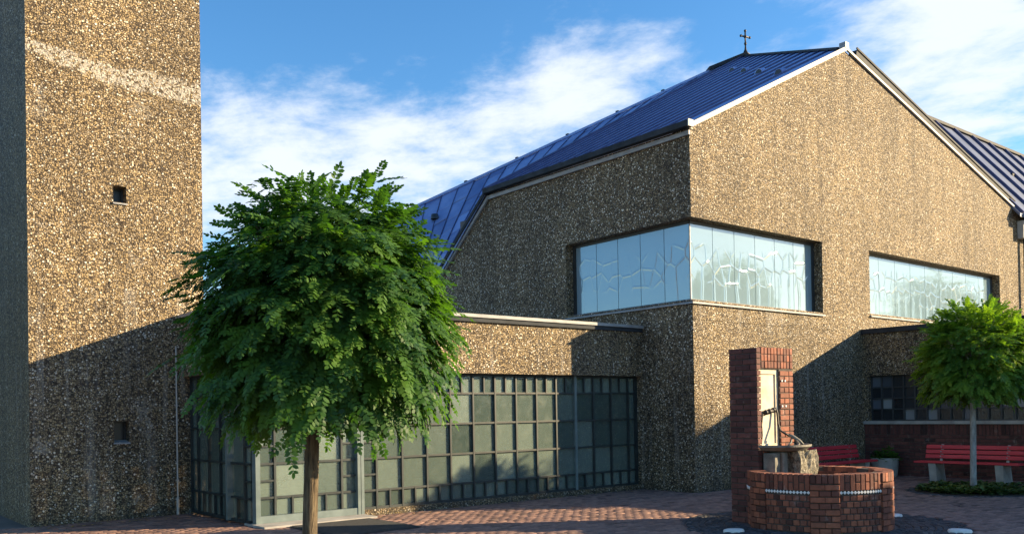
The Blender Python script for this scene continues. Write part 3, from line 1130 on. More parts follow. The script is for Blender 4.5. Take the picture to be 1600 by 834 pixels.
us = [7.50, 7.80] + [7.80 + 0.5165 * i for i in range(1, 13)] + [14.20]
post_at = 9
for i in range(len(us) - 1):
    a, b = us[i], us[i + 1]
    big_ = b - a > 0.4
    for r in range(5):
        z0, z1 = Z[r], Z[r + 1]
        if r in (0, 4) and big_:
            mid = (a + b) / 2
            panes += [('f', a, mid, z0, z1), ('f', mid, b, z0, z1)]
            vbar(bars, mid, z0, z1, 0.030)
        elif i == 0 and r in (1, 2, 3):
            zm = (z0 + z1) / 2
            panes += [('f', a, b, z0, zm), ('f', a, b, zm, z1)]
            hbar(bars, a, b, zm, 0.028)
        elif i == len(us) - 2 or (i == len(us) - 3 and r in (1, 2, 3) and False):
            panes.append(('f', a, b, z0, z1))
        else:
            panes.append(('f', a, b, z0, z1))
    if i > 0:
        if abs(a - us[10]) < 0.01:
            pbox('f', a, 0.105, 2.42, 0.06, 0.06)
        else:
            vbar(bars, a, 0.105, 2.42)
for z in Z[1:5]:
    hbar(bars, 7.50, 14.20, z)
hbar(bars, 7.50, 14.20, Z[0] + 0.02, 0.045)
hbar(bars, 7.50, 14.20, Z[5] - 0.02, 0.05)
# door leaf section
pbox('f', 5.655, 0.045, 2.42, 0.075, 0.12)
pbox('f', 7.425, 0.045, 2.42, 0.055, 0.11)
pbox('f', 7.490, 0.045, 2.42, 0.055, 0.11)
boxpart('door_rail', 'post_green', foyer, 5.693, 7.397, VG - 0.10, VG + 0.018, 0.046, 0.155)
dz_ = [0.155, 0.43, 0.96, 1.51, 2.06, 2.42]
du = [5.70, 5.97, 6.555, 7.14, 7.40]
for i in range(4):
    a, b = du[i], du[i + 1]
    for r in range(5):
        z0, z1 = dz_[r], dz_[r + 1]
        if r in (0, 4) and i in (1, 2):
            mid = (a + b) / 2
            panes += [('f', a, mid, z0, z1), ('f', mid, b, z0, z1)]
            vbar(bars, mid, z0, z1, 0.030)
        elif i in (0, 3) and r in (1, 2, 3):
            zm = (z0 + z1) / 2
            panes += [('f', a, b, z0, zm), ('f', a, b, zm, z1)]
            hbar(bars, a, b, zm, 0.028)
        else:
            panes.append(('f', a, b, z0, z1))
    if i:
        vbar(bars, a, 0.155, 2.42, 0.036)
for z in dz_[1:5]:
    hbar(bars, 5.70, 7.40, z)
# side return
vs_ = [13.30, 13.46, 14.05, 14.46, 14.97, 15.47, 15.79]


def vbar2(m, v, z0, z1, w=BW, d=BD):
    m.box(UGR - d, UGR + 0.02, v - w / 2, v + w / 2, z0, z1)


def hbar2(m, v0, v1, z, h=0.034, d=BD - 0.006):
    m.box(UGR - d, UGR + 0.018, v0, v1, z - h / 2, z + h / 2)


for i in range(6):
    a, b = vs_[i], vs_[i + 1]
    for r in range(5):
        z0, z1 = Z[r] - (0.05 if r == 0 else 0), Z[r + 1]
        if r in (0, 4) and b - a > 0.4:
            mid = (a + b) / 2
            panes += [('s', a, mid, z0, z1), ('s', mid, b, z0, z1)]
            vbar2(bars, mid, z0, z1, 0.030)
        elif i == 0 and r in (1, 2, 3):
            zm = (z0 + z1) / 2
            panes += [('s', a, b, z0, zm), ('s', a, b, zm, z1)]
            hbar2(bars, a, b, zm, 0.028)
        else:
            panes.append(('s', a, b, z0, z1))
    if i:
        if i == 2:
            pbox('s', a, 0.045, 2.42, 0.07, 0.10)
        else:
            vbar2(bars, a, 0.045, 2.42)
for z in Z[1:5]:
    hbar2(bars, 13.30, 15.79, z)
hbar2(bars, 13.30, 15.79, 0.06, 0.05)
hbar2(bars, 13.30, 15.79, Z[5] - 0.02, 0.05)
vbar2(bars, 15.79, 0.045, 2.42, 0.03)
grid = bars.build('glazing_grid', 'bar_green', foyer)
for ax, a, b, z0, z1 in panes:
    w, h = b - a - 0.006, z1 - z0 - 0.006
    if ax == 'f':
        me = unit_mesh('pane', 'pane_foyer', (w, 0.012, h), 0)
        piece('pane', me, ((a + b) / 2, VG, (z0 + z1) / 2), grid, rot=(rng.uniform(-.008, .008), 0, rng.uniform(-.008, .008)))
    else:
        me = unit_mesh('pane', 'pane_foyer', (0.012, w, h), 0)
        piece('pane', me, (UGR, (a + b) / 2, (z0 + z1) / 2), grid)

# ---------------------------------------------------------------- side wing (annex) at the right
annex = thing('low_side_wing', (UA, VC, 0), 'low side wing with brick base and dark gridded window band behind the long bench', 'building')
VA0 = -7.0
fa = MB()
fa.box(UA, UA + 0.36, VA0, VC - 0.003, 2.44, 3.48)
fa.build('fascia', 'aggregate', annex)
boxpart('roof_slab', 'smooth_concrete', annex, UA + 0.36, UA + 8, VA0, VC - 0.003, 3.05, 3.35)
boxpart('added_shade_block', 'aggregate', annex, UA + 0.02, UA + 0.36, VA0, -0.2, 3.60, 4.20)  # unseen block added atop the wing to shade the ground by the fountain
boxpart('coping', 'gutter_dark', annex, UA - 0.06, UA + 0.40, VA0, VC - 0.005, 3.48, 3.60)
boxpart('window_sill', 'smooth_concrete', annex, UA - 0.04, UA + 0.3, VA0, VC - 0.004, 1.255, 1.33)
boxpart('jamb', 'aggregate', annex, UA, UA + 0.3, 11.50, VC - 0.003, 1.33, 2.44)
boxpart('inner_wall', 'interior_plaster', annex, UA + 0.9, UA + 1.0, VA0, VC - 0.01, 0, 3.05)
bw = boxpart('brick_base', 'mortar', annex, UA + 0.012, UA + 0.3, VA0, VC - 0.004, 0, 1.255)
ab = MB()
zr = [1.345, 1.615, 1.88, 2.15, 2.43]
v = 11.50
P_ = UA + 0.16
vis_p = []
i = 0
while v > 2.0:
    v2 = v - 0.2775
    for r in range(4):
        vis_p.append((v2, v, zr[r], zr[r + 1]))
    ab.box(P_ - 0.05, P_ + 0.02, v - 0.02 if i % 6 else v - 0.03, v + 0.02 if i % 6 else v + 0.03, 1.33, 2.44)
    v = v2
    i += 1
for z in zr:
    ab.box(P_ - 0.045, P_ + 0.018, 2.0, 11.50, z - 0.016, z + 0.016)
ag = ab.build('window_grid', 'frame_dark', annex)
boxpart('wall_end', 'aggregate', annex, UA, UA + 0.3, VA0, 2.0, 1.33, 2.44)
rng = random.Random(4)
for (v0, v1, z0, z1) in vis_p:
    if v0 > 6.3:
        me = unit_mesh('pane', 'pane_annex', (0.01, v1 - v0 - 0.006, z1 - z0 - 0.006), 0)
        piece('pane', me, (P_, (v0 + v1) / 2, (z0 + z1) / 2), ag, rot=(0, 0, rng.uniform(-0.012, 0.012)))
far_p = MB()
for (v0, v1, z0, z1) in vis_p:
    if v0 <= 6.3:
        far_p.box(P_ - 0.005, P_ + 0.005, v0 + 0.003, v1 - 0.003, z0 + 0.003, z1 - 0.003)
far_p.build('pane_row', 'pane_annex', ag)
# bricks of the base: stretcher courses under a soldier course
rest = MB()
cnt = 0
zc = 0.0
row = 0
while zc < 1.0:
    v = VC - 0.02 - (0.125 if row % 2 else 0)
    if row % 2:
        piece('brick', unit_mesh('brick', 'brick_dark', (0.06, 0.105, 0.071)), (UA + 0.03, VC - 0.02 - 0.0575, zc + 0.0415), bw)
        cnt += 1
    while v > 6.0:
        loc = (UA + 0.03 + rng.uniform(-0.003, 0.003), v - 0.12, zc + 0.0415)
        if v > 7.6:
            piece('brick', unit_mesh('brick', 'brick_dark', (0.06, 0.24, 0.071)), loc, bw)
            cnt += 1
        else:
            rest.box(loc[0] - 0.03, loc[0] + 0.03, loc[1] - 0.12, loc[1] + 0.12, loc[2] - 0.0355, loc[2] + 0.0355)
        v -= 0.25
    zc += 0.0835
    row += 1
v = VC - 0.02
while v > 6.0:
    if v > 7.6:
        piece('brick', unit_mesh('brick', 'brick_dark', (0.06, 0.071, 0.235)), (UA + 0.03, v - 0.0355, zc + 0.1225), bw)
        cnt += 1
    else:
        rest.box(UA, UA + 0.06, v - 0.071, v, zc + 0.005, zc + 0.24)
    v -= 0.0825
kind(rest.build('brick_rest', 'brick_dark_joined', bw), 'stuff')

# ---------------------------------------------------------------- fountain
ft = thing('brick_fountain', FC, 'round red brick fountain with white tile band and tall brick pillar', 'fountain')
PU0, PU1, PV0, PV1, PZ = 11.02, 11.94, 7.82, 8.315, 2.59
core = MB()
g = 0.012
core.box(PU0 + g, PU1 - g, 7.98, PV1 - g, 0, PZ - g)
core.box(PU0 + g, PU0 + 0.065, PV0 + g, 7.98, 0, PZ - g)
core.box(11.59, PU1 - g, PV0 + g, 7.98, 0, PZ - g)
core.box(PU0 + 0.065, 11.59, PV0 + g, 7.98, 2.275, PZ - g)
core.box(PU0 + 0.065, 11.59, PV0 + g, 7.98, 0, 1.10)
pillar = core.build('pillar', 'mortar', ft)
B = []   # (priority, size, loc, rz)
rng = random.Random(11)
zc, row = 0.0, 0
while zc + 0.08 < PZ:
    z = zc + 0.0415
    ln = [0.115, 0.24, 0.115] if row % 2 else [0.24, 0.24]
    v = PV0
    for l_ in ln:
        l2 = min(l_, PV1 - v)
        B.append((0, (0.10, l2, 0.071), (PU0 + 0.05 + rng.uniform(-0.003, 0.003), v + l2 / 2, z), 0))
        v += l2 + 0.0105
    # right jamb, headers
    if 1.10 < z < 2.25:
        if row % 2:
            for k in range(3):
                B.append((1, (0.108, 0.10, 0.071), (11.60 + 0.054 + k * 0.117, PV0 + 0.05 + rng.uniform(-0.004, 0.004), z), 0))
        else:
            B.append((1, (0.225, 0.10, 0.071), (11.60 + 0.1125, PV0 + 0.05 + rng.uniform(-0.004, 0.004), z), 0))
            B.append((1, (0.108, 0.10, 0.071), (11.60 + 0.054 + 0.234, PV0 + 0.05, z), 0))
    elif z < 1.1:
        u = PU0 + 0.112
        for k in range(3):
            B.append((5, (0.24, 0.10, 0.071), (u + 0.14 + k * 0.252, PV0 + 0.052, z), 0))
    # back side
    B.append((6, (0.45, 0.10, 0.071), (PU0 + 0.24, PV1 - 0.045, z), 0))
    B.append((6, (0.45, 0.10, 0.071), (PU1 - 0.24, PV1 - 0.045, z), 0))
    zc += 0.0835
    row += 1
for k in range(3):       # upright courses over the niche
    for j in range(10):
        B.append((1, (0.070, 0.10, 0.098), (PU0 + 0.115 + 0.04 + j * 0.0805, PV0 + 0.05 + rng.uniform(-0.004, 0.004), 2.285 + 0.05 + k * 0.104), 0))
# basin ring
ring = MB().lathe([(0.76, 0.0), (0.76, 0.788), (FR - 0.012, 0.788), (FR - 0.012, 0.0)], FC, 64)
basin = ring.build('basin', 'mortar', ft)
cam_ang = math.atan2(-FC.y, -FC.x)          # towards the camera
PIL = [cam_ang + R(4.5) + R(60) * k for k in range(6)]
HALF = R(10.4)


def rb(prio, ang, r_out, w, d, h, z):
    r = r_out - d / 2
    B.append((prio, (d, w, h), (FC.x + math.cos(ang) * r, FC.y + math.sin(ang) * r, z), ang))


def vis(a):
    return 2 if math.cos(a - cam_ang) > 0.0 else 7


tiles = []
for k, a in enumerate(PIL):
    # pilaster, slightly proud
    for c in range(9):
        z = 0.0415 + c * 0.0835
        if c == 8:
            for q in range(5):
                rb(vis(a), a + (q - 2) * 0.0755, FR + 0.022, 0.068, 0.13, 0.120, 0.738)
        elif c % 2:
            for q in (-0.0935, 0.0935):
                rb(vis(a), a + q, FR + 0.022, 0.185, 0.13, 0.071, z)
        else:
            rb(vis(a), a - 0.135, FR + 0.022, 0.11, 0.13, 0.071, z)
            rb(vis(a), a + 0.0005, FR + 0.022, 0.145, 0.13, 0.071, z)
            rb(vis(a), a + 0.136, FR + 0.022, 0.108, 0.13, 0.071, z)
    # field between pilasters
    b0, b1 = a + HALF + 0.004, a + R(60) - HALF - 0.004
    n = 7
    w = (b1 - b0) / n
    for c in range(6):
        z = 0.0415 + c * 0.0835 + 0.02
        if c % 2 == 0:
            for q in range(n):
                rb(vis(b0), b0 + (q + 0.5) * w, FR, w * FR - 0.012, 0.12, 0.070, z)
        else:
            for q in range(n + 1):
                h2 = w / 2 if q in (0, n) else w
                ce = b0 + w / 4 if q == 0 else (b1 - w / 4 if q == n else b0 + q * w)
                rb(vis(b0), ce, FR, h2 * FR - 0.012, 0.12, 0.070, z)
    n = 9
    w = (b1 - b0) / n
    for q in range(n):
        ce = b0 + (q + 0.5) * w
        if q % 2 == 0:
            rb(vis(ce), ce, FR + 0.002, w * FR - 0.012, 0.24, 0.215, 0.690)
        else:
            rb(vis(ce), ce, FR + 0.002, w * FR - 0.012, 0.24, 0.105, 0.747)
            rb(vis(ce), ce, FR + 0.002, w * FR - 0.012, 0.24, 0.100, 0.633)
    nt_ = 14
    for q in range(nt_):
        tiles.append((b0 + (q + 0.5) * (b1 - b0) / nt_))
    # inner lining
    for c in range(5):
        for q in range(7):
            B.append((8, (0.05, 0.10, 0.071), (FC.x + math.cos(a + q * R(60) / 7) * 0.76, FC.y + math.sin(a + q * R(60) / 7) * 0.76, 0.36 + c * 0.0835), a + q * R(60) / 7))
    for c in (8,):
        for q in range(5):
            pass


def px_size(b):
    p = Vector(b[2]) - Vector((0, 0, 1.7))
    return b[0] * 100 + p.length


def in_pillar(b):
    return b[0] in (2, 7, 8) and PU0 < b[2][0] < PU1 and PV0 - 0.02 < b[2][1] < PV1


B = [b for b in B if not in_pillar(b)]
# bricks that the camera side shows largest stay single, the others are joined
inner = [b for b in B if b[0] >= 5]
outer = sorted([b for b in B if b[0] < 5], key=px_size)
single, over = outer[:298], outer[298:]
for pr, size, loc, rz in single:
    sz = tuple(round(s * 250) / 250 if i != 2 else s for i, s in enumerate(size))
    piece('brick', unit_mesh('brick', 'brick_red' if pr != 0 else 'brick_dark', size, 0.006), loc, pillar if pr < 2 else basin, rz)
rest = MB()
for pr, size, loc, rz in over + inner:
    c_, s_ = math.cos(rz), math.sin(rz)
    vs = []
    for z in (-0.5, 0.5):
        for y in (-0.5, 0.5):
            for x in (-0.5, 0.5):
                lx, ly = x * size[0], y * size[1]
                vs.append((loc[0] + lx * c_ - ly * s_, loc[1] + lx * s_ + ly * c_, loc[2] + z * size[2]))
    rest.add(vs, [(0, 2, 3, 1), (4, 5, 7, 6), (0, 1, 5, 4), (2, 6, 7, 3), (0, 4, 6, 2), (1, 3, 7, 5)])
kind(rest.build('brick_rest', 'brick_red_joined', ft), 'stuff')
tm = unit_mesh('tile', 'tile_white', (0.012, 0.034, 0.034), 0.002)
for an in tiles:
    if math.cos(an - cam_ang) > -0.1:
        piece('tile', tm, (FC.x + math.cos(an) * (FR + 0.002), FC.y + math.sin(an) * (FR + 0.002), 0.556), basin, rot=(R(45), 0, an))
for (u_, z_) in ((11.64, 2.10), (11.72, 2.10), (11.64, 1.72), (11.73, 1.72)):
    piece('tile', unit_mesh('tile', 'tile_white', (0.03, 0.012, 0.03), 0.002), (u_, PV0 - 0.006, z_), pillar)
MB().lathe([(0.001, 0.30), (0.762, 0.30)], FC, 48).build('basin_floor', 'mortar', ft)
# niche panel with a raised frame
pan = MB().box(PU0 + 0.066, 11.589, 7.875, 7.975, 1.101, 2.274).build('panel', 'stone_cream', ft)
fr = MB()
for b_ in ((PU0 + 0.068, PU0 + 0.125, 1.11, 2.27), (11.53, 11.587, 1.11, 2.27), (PU0 + 0.125, 11.53, 2.20, 2.27), (PU0 + 0.125, 11.53, 1.11, 1.17)):
    fr.box(b_[0], b_[1], 7.857, 7.875, b_[2], b_[3])
fr.build('panel_frame', 'stone_cream', pan)
# bowl
bo = MB().lathe([(0.001, 1.10), (0.40, 1.10), (0.46, 1.13), (0.50, 1.155), (0.50, 1.125), (0.42, 1.075), (0.20, 1.04), (0.001, 1.04)], (11.50, 7.80, 0), 32, math.pi, 2 * math.pi, 1.0, 0.92)
bo.build('bowl', 'stone_bowl', ft, smooth=False)
rk = bmesh.new()
bmesh.ops.create_icosphere(rk, subdivisions=4, radius=1.0)
for vtx in rk.verts:
    p = vtx.co.copy()
    q = Vector((max(min(p.x * 1.6, 1), -1), max(min(p.y * 1.6, 1), -1), max(min(p.z * 1.7, 1), -1)))
    nzv = noise.noise(p * 2.6) * 0.14 + noise.noise(p * 7.0) * 0.14 + noise.noise(p * 15.0) * 0.06
    vtx.co = Vector((11.68 + q.x * 0.23 * (1 + nzv), 7.66 + q.y * 0.26 * (1 + nzv), 0.70 + q.z * 0.36 * (1 + nzv * 0.6)))
me = bpy.data.meshes.new('bowl_support')
for vtx in rk.verts:
    vtx.co -= FC
rk.to_mesh(me)
rk.free()
me.materials.append(MAT['stone_rough'])
ob = bpy.data.objects.new('bowl_support', me)
COL.objects.link(ob)
ob.parent = ft
sb = MB()
sb.box(11.10, 11.24, 7.60, 7.80, 0.55, 1.04)
sb.box(11.25, 11.38, 7.56, 7.80, 0.55, 1.05)
sb.build('support_block', 'stone_bowl', ft, bevel=0.012)
# pump handle and spout
pp = MB()
pp.tube([(11.22, 7.845, 1.62), (11.45, 7.835, 1.66)], 0.032, 10)
for u_ in (11.24, 11.33, 11.43):
    pp.lathe([(0.001, -0.042), (0.030, -0.03), (0.042, 0.0), (0.030, 0.03), (0.001, 0.042)], (u_, 7.835, 1.63 + (u_ - 11.24) * 0.17), 10)
pp.tube([(11.22, 7.845, 1.62), (11.17, 7.84, 1.60), (11.14, 7.84, 1.45), (11.15, 7.84, 1.30), (11.11, 7.83, 1.17)], 0.013, 8)
pp.tube([(11.45, 7.835, 1.66), (11.49, 7.83, 1.69), (11.51, 7.82, 1.62), (11.50, 7.80, 1.45), (11.49, 7.76, 1.36), (11.53, 7.70, 1.31), (11.58, 7.66, 1.28)], 0.016, 8)
pp.build('pipe', 'iron', ft, smooth=True)
sp = MB()
sp.tube([(11.56, 7.69, 1.30), (11.62, 7.62, 1.26), (11.68, 7.56, 1.20), (11.72, 7.52, 1.15)], [0.020, 0.028, 0.026, 0.012], 10)
sp.tube([(11.60, 7.64, 1.24), (11.52, 7.60, 1.18), (11.44, 7.60, 1.145)], [0.015, 0.013, 0.008], 8)
sp.tube([(11.64, 7.60, 1.22), (11.58, 7.50, 1.16), (11.50, 7.47, 1.145)], [0.014, 0.012, 0.008], 8)
sp.build('spout_figure', 'stone_bowl', ft, smooth=True)

# white rounded stones on the sett ring
for (u_, v_, rz, lab) in ((13.06, 6.86, R(-20), 'low white rounded stone right of the fountain basin'),
                          (10.06, 7.56, R(150), 'low white rounded stone left of the fountain basin'),
                          (12.05, 5.42, R(-70), 'low white rounded stone in front of the fountain at the bottom edge')):
    m = MB()
    n = 20
    prof = [(1.0, 0.0), (1.0, 0.045), (0.92, 0.07), (0.7, 0.082), (0.001, 0.085)]
    m.lathe(prof, (0, 0, 0), n)
    o = m.build('white_stone', 'white_stone', None, smooth=True)
    for vtx in o.data.vertices:
        vtx.co = Vector((vtx.co.x * 0.15, vtx.co.y * 0.09, vtx.co.z * 0.7))
    o.location = (u_, v_, 0.0)
    o.rotation_euler = (0, 0, rz)
    o['label'] = lab
    o['category'] = 'stone'
    o['group'] = 'white stones round the fountain'

# ---------------------------------------------------------------- benches
def bench(loc, rz, label):
    """local: x along the bench, seat faces -y"""
    root = thing('park_bench', loc, label, 'bench', 'red slatted benches')
    root.rotation_euler = (0, 0, rz)
    ln = 2.2

    def put(m, name, mat, bevel=0.0):
        me_o = m.build(name, mat, None, bevel=bevel)
        me_o.parent = root
        return me_o
    for y in (-0.40, -0.275, -0.15):
        put(MB().box(-ln / 2, ln / 2, y - 0.055, y + 0.055, 0.405, 0.445), 'seat_slat', 'bench_red', 0.006)
    for k in range(3):
        z = 0.535 + k * 0.105
        y = 0.0 + k * 0.028
        put(MB().bar((-ln / 2 + 0.06, y, z), (ln / 2 - 0.06, y, z), 0.035, 0.086, up=(0, 0.26, 1)), 'back_slat', 'bench_red', 0.005)
    for x in (-0.70, 0.70):
        m = MB()
        a = [(-0.36, 0.0), (0.02, 0.0), (-0.06, 0.405), (-0.42, 0.405)]
        m.slab([a], lambda p, q, d: (x + d, p, q), -0.08, 0.08)
        f_ = put(m, 'foot', 'smooth_concrete', 0.012)
        put(MB().bar((x, 0.006, 0.40), (x, 0.113, 0.80), 0.05, 0.03, up=(0, 1, 0.3)), 'back_support', 'pipe_grey')
        for k in range(3):
            b_ = MB().box(x - 0.012, x + 0.012, -0.03 + k * 0.028, -0.018 + k * 0.028, 0.525 + k * 0.105, 0.549 + k * 0.105)
            put(b_, 'bolt', 'flashing_light')
    return root


bench((20.05, 8.70, 0.014), R(-90), 'long red slatted bench in front of the brick base behind the small tree')
bench((18.55, 11.12, 0.014), 0.0, 'red slatted bench against the hall wall behind the fountain')

# ---------------------------------------------------------------- planter
pt = thing('planter', (20.25, 10.82, 0.0), 'round grey concrete planter with leafy plants in the wing corner', 'planter')
MB().lathe([(0.001, 0.005), (0.24, 0.005), (0.27, 0.06), (0.31, 0.44), (0.31, 0.47), (0.27, 0.47), (0.26, 0.41), (0.001, 0.40)], (20.25, 10.82, 0), 24).build('pot', 'smooth_concrete', pt, smooth=False)


# ---------------------------------------------------------------- foliage
def leaflet_template(nl, length, llen, lwid, seed=0):
    """compound leaf: pairs of oval leaflets along a drooping stalk; x out, z up"""
    rg_ = random.Random(seed)
    V, F = [], []
    outline = [(0, 0), (0.22, 0.44), (0.66, 0.50), (1.0, 0.0), (0.66, -0.50), (0.22, -0.44)]
    droop_ = rg_.uniform(0.12, 0.45)

    def leaflet(px_, pz, ang, sc, tilt, roll_):
        k = len(V)
        c_, s_ = math.cos(ang), math.sin(ang)
        for (a, b) in outline:
            x, y = a * llen * sc, b * lwid * sc
            z = -0.06 * abs(b) * lwid - tilt * x + roll_ * y
            V.append((px_ + x * c_ - y * s_, x * s_ + y * c_, pz + z))
        F.append((k, k + 1, k + 2, k + 3))
        F.append((k, k + 3, k + 4, k + 5))
    for i in range(nl):
        t_ = 0.18 + 0.76 * i / (nl - 1)
        pz = -droop_ * length * t_ * t_
        sc = 0.80 + 0.28 * math.sin(math.pi * (0.15 + 0.75 * t_))
        for sg in (-1, 1):
            leaflet((t_ + rg_.uniform(-0.02, 0.02)) * length, pz, sg * R(72 - 14 * t_ + rg_.uniform(-8, 8)), sc * rg_.uniform(0.82, 1.15), rg_.uniform(0.05, 0.45), rg_.uniform(-0.3, 0.3))
    leaflet(length * 0.97, -droop_ * length, rg_.uniform(-0.3, 0.3), 1.0, 0.45, 0.0)
    k = len(V)
    for i in range(4):
        t_ = i / 3
        V.extend([(t_ * length, 0.0016, -droop_ * length * t_ * t_), (t_ * length, -0.0016, -droop_ * length * t_ * t_ - 0.002)])
    for i in range(3):
        F.append((k + 2 * i, k + 2 * i + 1, k + 2 * i + 3, k + 2 * i + 2))
    return np.array(V), np.array(F)


def robinia(name, base, center, rad, label, seed, mats, lean=0.0, ntw=1000, trunk_r=0.064, nl=7, per=9, lscale=1.0, droop=(-1.4, -0.1), group='ball-headed robinia trees'):
    rng = random.Random(seed)
    nr = np.random.default_rng(seed)
    root = thing(name, base, label, 'tree', group)
    c = Vector(center)
    # trunk and limbs
    m = MB()
    zt = c.z - rad.z * 0.62
    pts = []
    for i in range(9):
        q = i / 8
        pts.append((base[0] + (c.x - base[0]) * q * q * 0.25 + 0.010 * math.sin(q * 7 + seed), base[1] + (c.y - base[1]) * q * q * 0.25 + 0.010 * math.cos(q * 6), base[2] + (zt - base[2]) * q))
    m.tube(pts, [trunk_r * (1.22 if i == 0 else 1.0 - 0.12 * i / 8) for i in range(9)], 14)
    fork = Vector(pts[-1])
    ends = []
    for k in range(11):
        an = 2 * math.pi * k / 11 + rng.uniform(-0.2, 0.2)
        el = rng.uniform(0.15, 1.25)
        d = Vector((math.cos(an) * math.cos(el), math.sin(an) * math.cos(el), math.sin(el)))
        e = c + Vector((d.x * rad.x, d.y * rad.y, d.z * rad.z)) * 0.66
        mid = fork.lerp(e, 0.5) + Vector((0, 0, 0.12)) + Vector((rng.uniform(-.06, .06), rng.uniform(-.06, .06), 0))
        m.tube([fork - Vector((0, 0, 0.08)), fork.lerp(mid, 0.5), mid, e], [trunk_r * 0.55, trunk_r * 0.42, trunk_r * 0.30, trunk_r * 0.12], 7)
        ends.append(e)
        for j in range(4):
            d2 = (d + Vector((rng.uniform(-.8, .8), rng.uniform(-.8, .8), rng.uniform(-.7, .5)))).normalized()
            e2 = c + Vector((d2.x * rad.x, d2.y * rad.y, d2.z * rad.z)) * 0.86
            m.tube([mid, mid.lerp(e2, 0.5) + Vector((0, 0, 0.05)), e2], [trunk_r * 0.22, trunk_r * 0.14, trunk_r * 0.05], 5)
    m.build('trunk', mats[0], root, smooth=True)
    temps = [leaflet_template(nl, 0.215, 0.045, 0.025, q) for q in range(6)]
    TF = temps[0][1]
    nv = len(temps[0][0])
    allV, cnt_ = [], 0
    ga = math.pi * (3 - math.sqrt(5))
    for i in range(ntw):
        if i < ntw * 0.82:
            zf = 1 - 2 * (i + 0.5) / (ntw * 0.82)
            an = ga * i + rng.uniform(-0.25, 0.25)
            depth = rng.uniform(0.72, 0.93)
        else:
            zf = rng.uniform(-0.9, 1)
            an = rng.uniform(0, 6.283)
            depth = rng.uniform(0.35, 0.72)
        rr = math.sqrt(max(0, 1 - zf * zf)) if zf > 0 else max(0.0, 1 - abs(zf) ** 3.2) ** (1 / 3.2)
        if zf < -0.93:
            continue
        d = Vector((math.cos(an) * rr, math.sin(an) * rr, zf))
        cl = noise.noise(d * 4.6 + Vector((seed * 1.7, 3.1, 0)))
        lump = 1 + 0.09 * noise.noise(d * 2.3 + Vector((seed, 0, 0))) + 0.05 * noise.noise(d * 6.0) + (0.05 if cl > 0.12 else (-0.16 if cl < -0.16 else 0))
        if cl < -0.16 and rng.random() < 0.6:
            continue
        if zf < -0.2:
            lump *= 1 + 0.05 * zf
        p = c + Vector((d.x * rad.x, d.y * rad.y, d.z * rad.z)) * depth * lump
        out = Vector((d.x, d.y, d.z * 0.75 + 0.10)).normalized()
        tw_len = rng.uniform(0.20, 0.40) * (1.25 if zf > 0.75 else 1)
        side = out.cross(Vector((0, 0, 1)))
        if side.length < 0.1:
            side = Vector((1, 0, 0))
        side.normalize()
        tdir = (out + side * rng.uniform(-0.7, 0.7) + Vector((0, 0, rng.uniform(-0.35, 0.25)))).normalized()
        ss = rng.choice((-1, 1))
        for k in range(per):
            q = k / (per - 1)
            pos = p + tdir * tw_len * (q - 0.45) + Vector((0, 0, -0.10 * q * q))
            ss = -ss
            ld = (tdir * (0.55 + 0.6 * q) + side * ss * rng.uniform(0.2, 1.3) * (1 - 0.4 * q) + Vector((0, 0, rng.uniform(*droop))) + out * 0.30).normalized()
            up = (Vector((0, 0, 0.75)) + out * 1.05 + Vector((rng.uniform(-.4, .4), rng.uniform(-.4, .4), rng.uniform(-.2, .2))))
            y = up.cross(ld)
            if y.length < 1e-3:
                continue
            y.normalize()
            zax = ld.cross(y)
            sc = rng.uniform(0.75, 1.15) * lscale
            Mx = np.array([ld, y, zax]) * sc
            allV.append(rng.choice(temps)[0] @ Mx + np.array(pos))
            cnt_ += 1
    V = np.concatenate(allV)
    F = (TF[None] + (np.arange(cnt_) * nv)[:, None, None]).reshape(-1, 4)
    fast_mesh('crown', V, F, mats[1], root)
    return root


robinia('robinia_tree', (3.375, 6.80, 0.0), (3.47, 6.69, 2.59), Vector((0.98, 0.98, 1.0)),
        'large dark green ball-headed tree in front of the glass foyer', 21, ('bark', 'leaf'))
robinia('robinia_tree', (17.90, 7.77, 0.0), (17.87, 7.68, 2.66), Vector((0.98, 0.98, 0.93)),
        'smaller pale-stemmed ball-headed tree standing in the planted bed by the bench', 33, ('bark_pale', 'leaf_light'), trunk_r=0.06, ntw=640, droop=(-0.8, 0.25), lscale=1.0)


robinia('yard_tree', (-1.6, 18.6, 0.0), (-1.6, 18.6, 4.6), Vector((2.2, 3.2, 4.2)), 'unseen dense dark tree added left of the bell tower to shade its side', 44, ('bark', 'leaf'), trunk_r=0.16, ntw=520, nl=4, per=7, lscale=2.6, group='trees across the yard')  # out-of-view tree added to block sky light from the tower's left face
for (bx_, by_, hh_, sd_, lab_) in ((33.5, -1.6, 9.0, 41, 'broad tree across the yard, reflected in the hall corner window'),
                               (37.5, -4.5, 9.6, 42, 'taller tree across the yard behind the broad one, reflected in the corner window'),
                               (43.5, 3.0, 8.6, 43, 'tree beyond the low side wing, reflected in the wide hall window')):
    robinia('yard_tree', (bx_, by_, 0.0), (bx_, by_, hh_ - 2.6), Vector((2.1, 2.1, 2.2)), lab_, sd_, ('bark', 'leaf_light'), trunk_r=0.16, ntw=360, nl=4, per=7, lscale=2.4, group='trees across the yard')


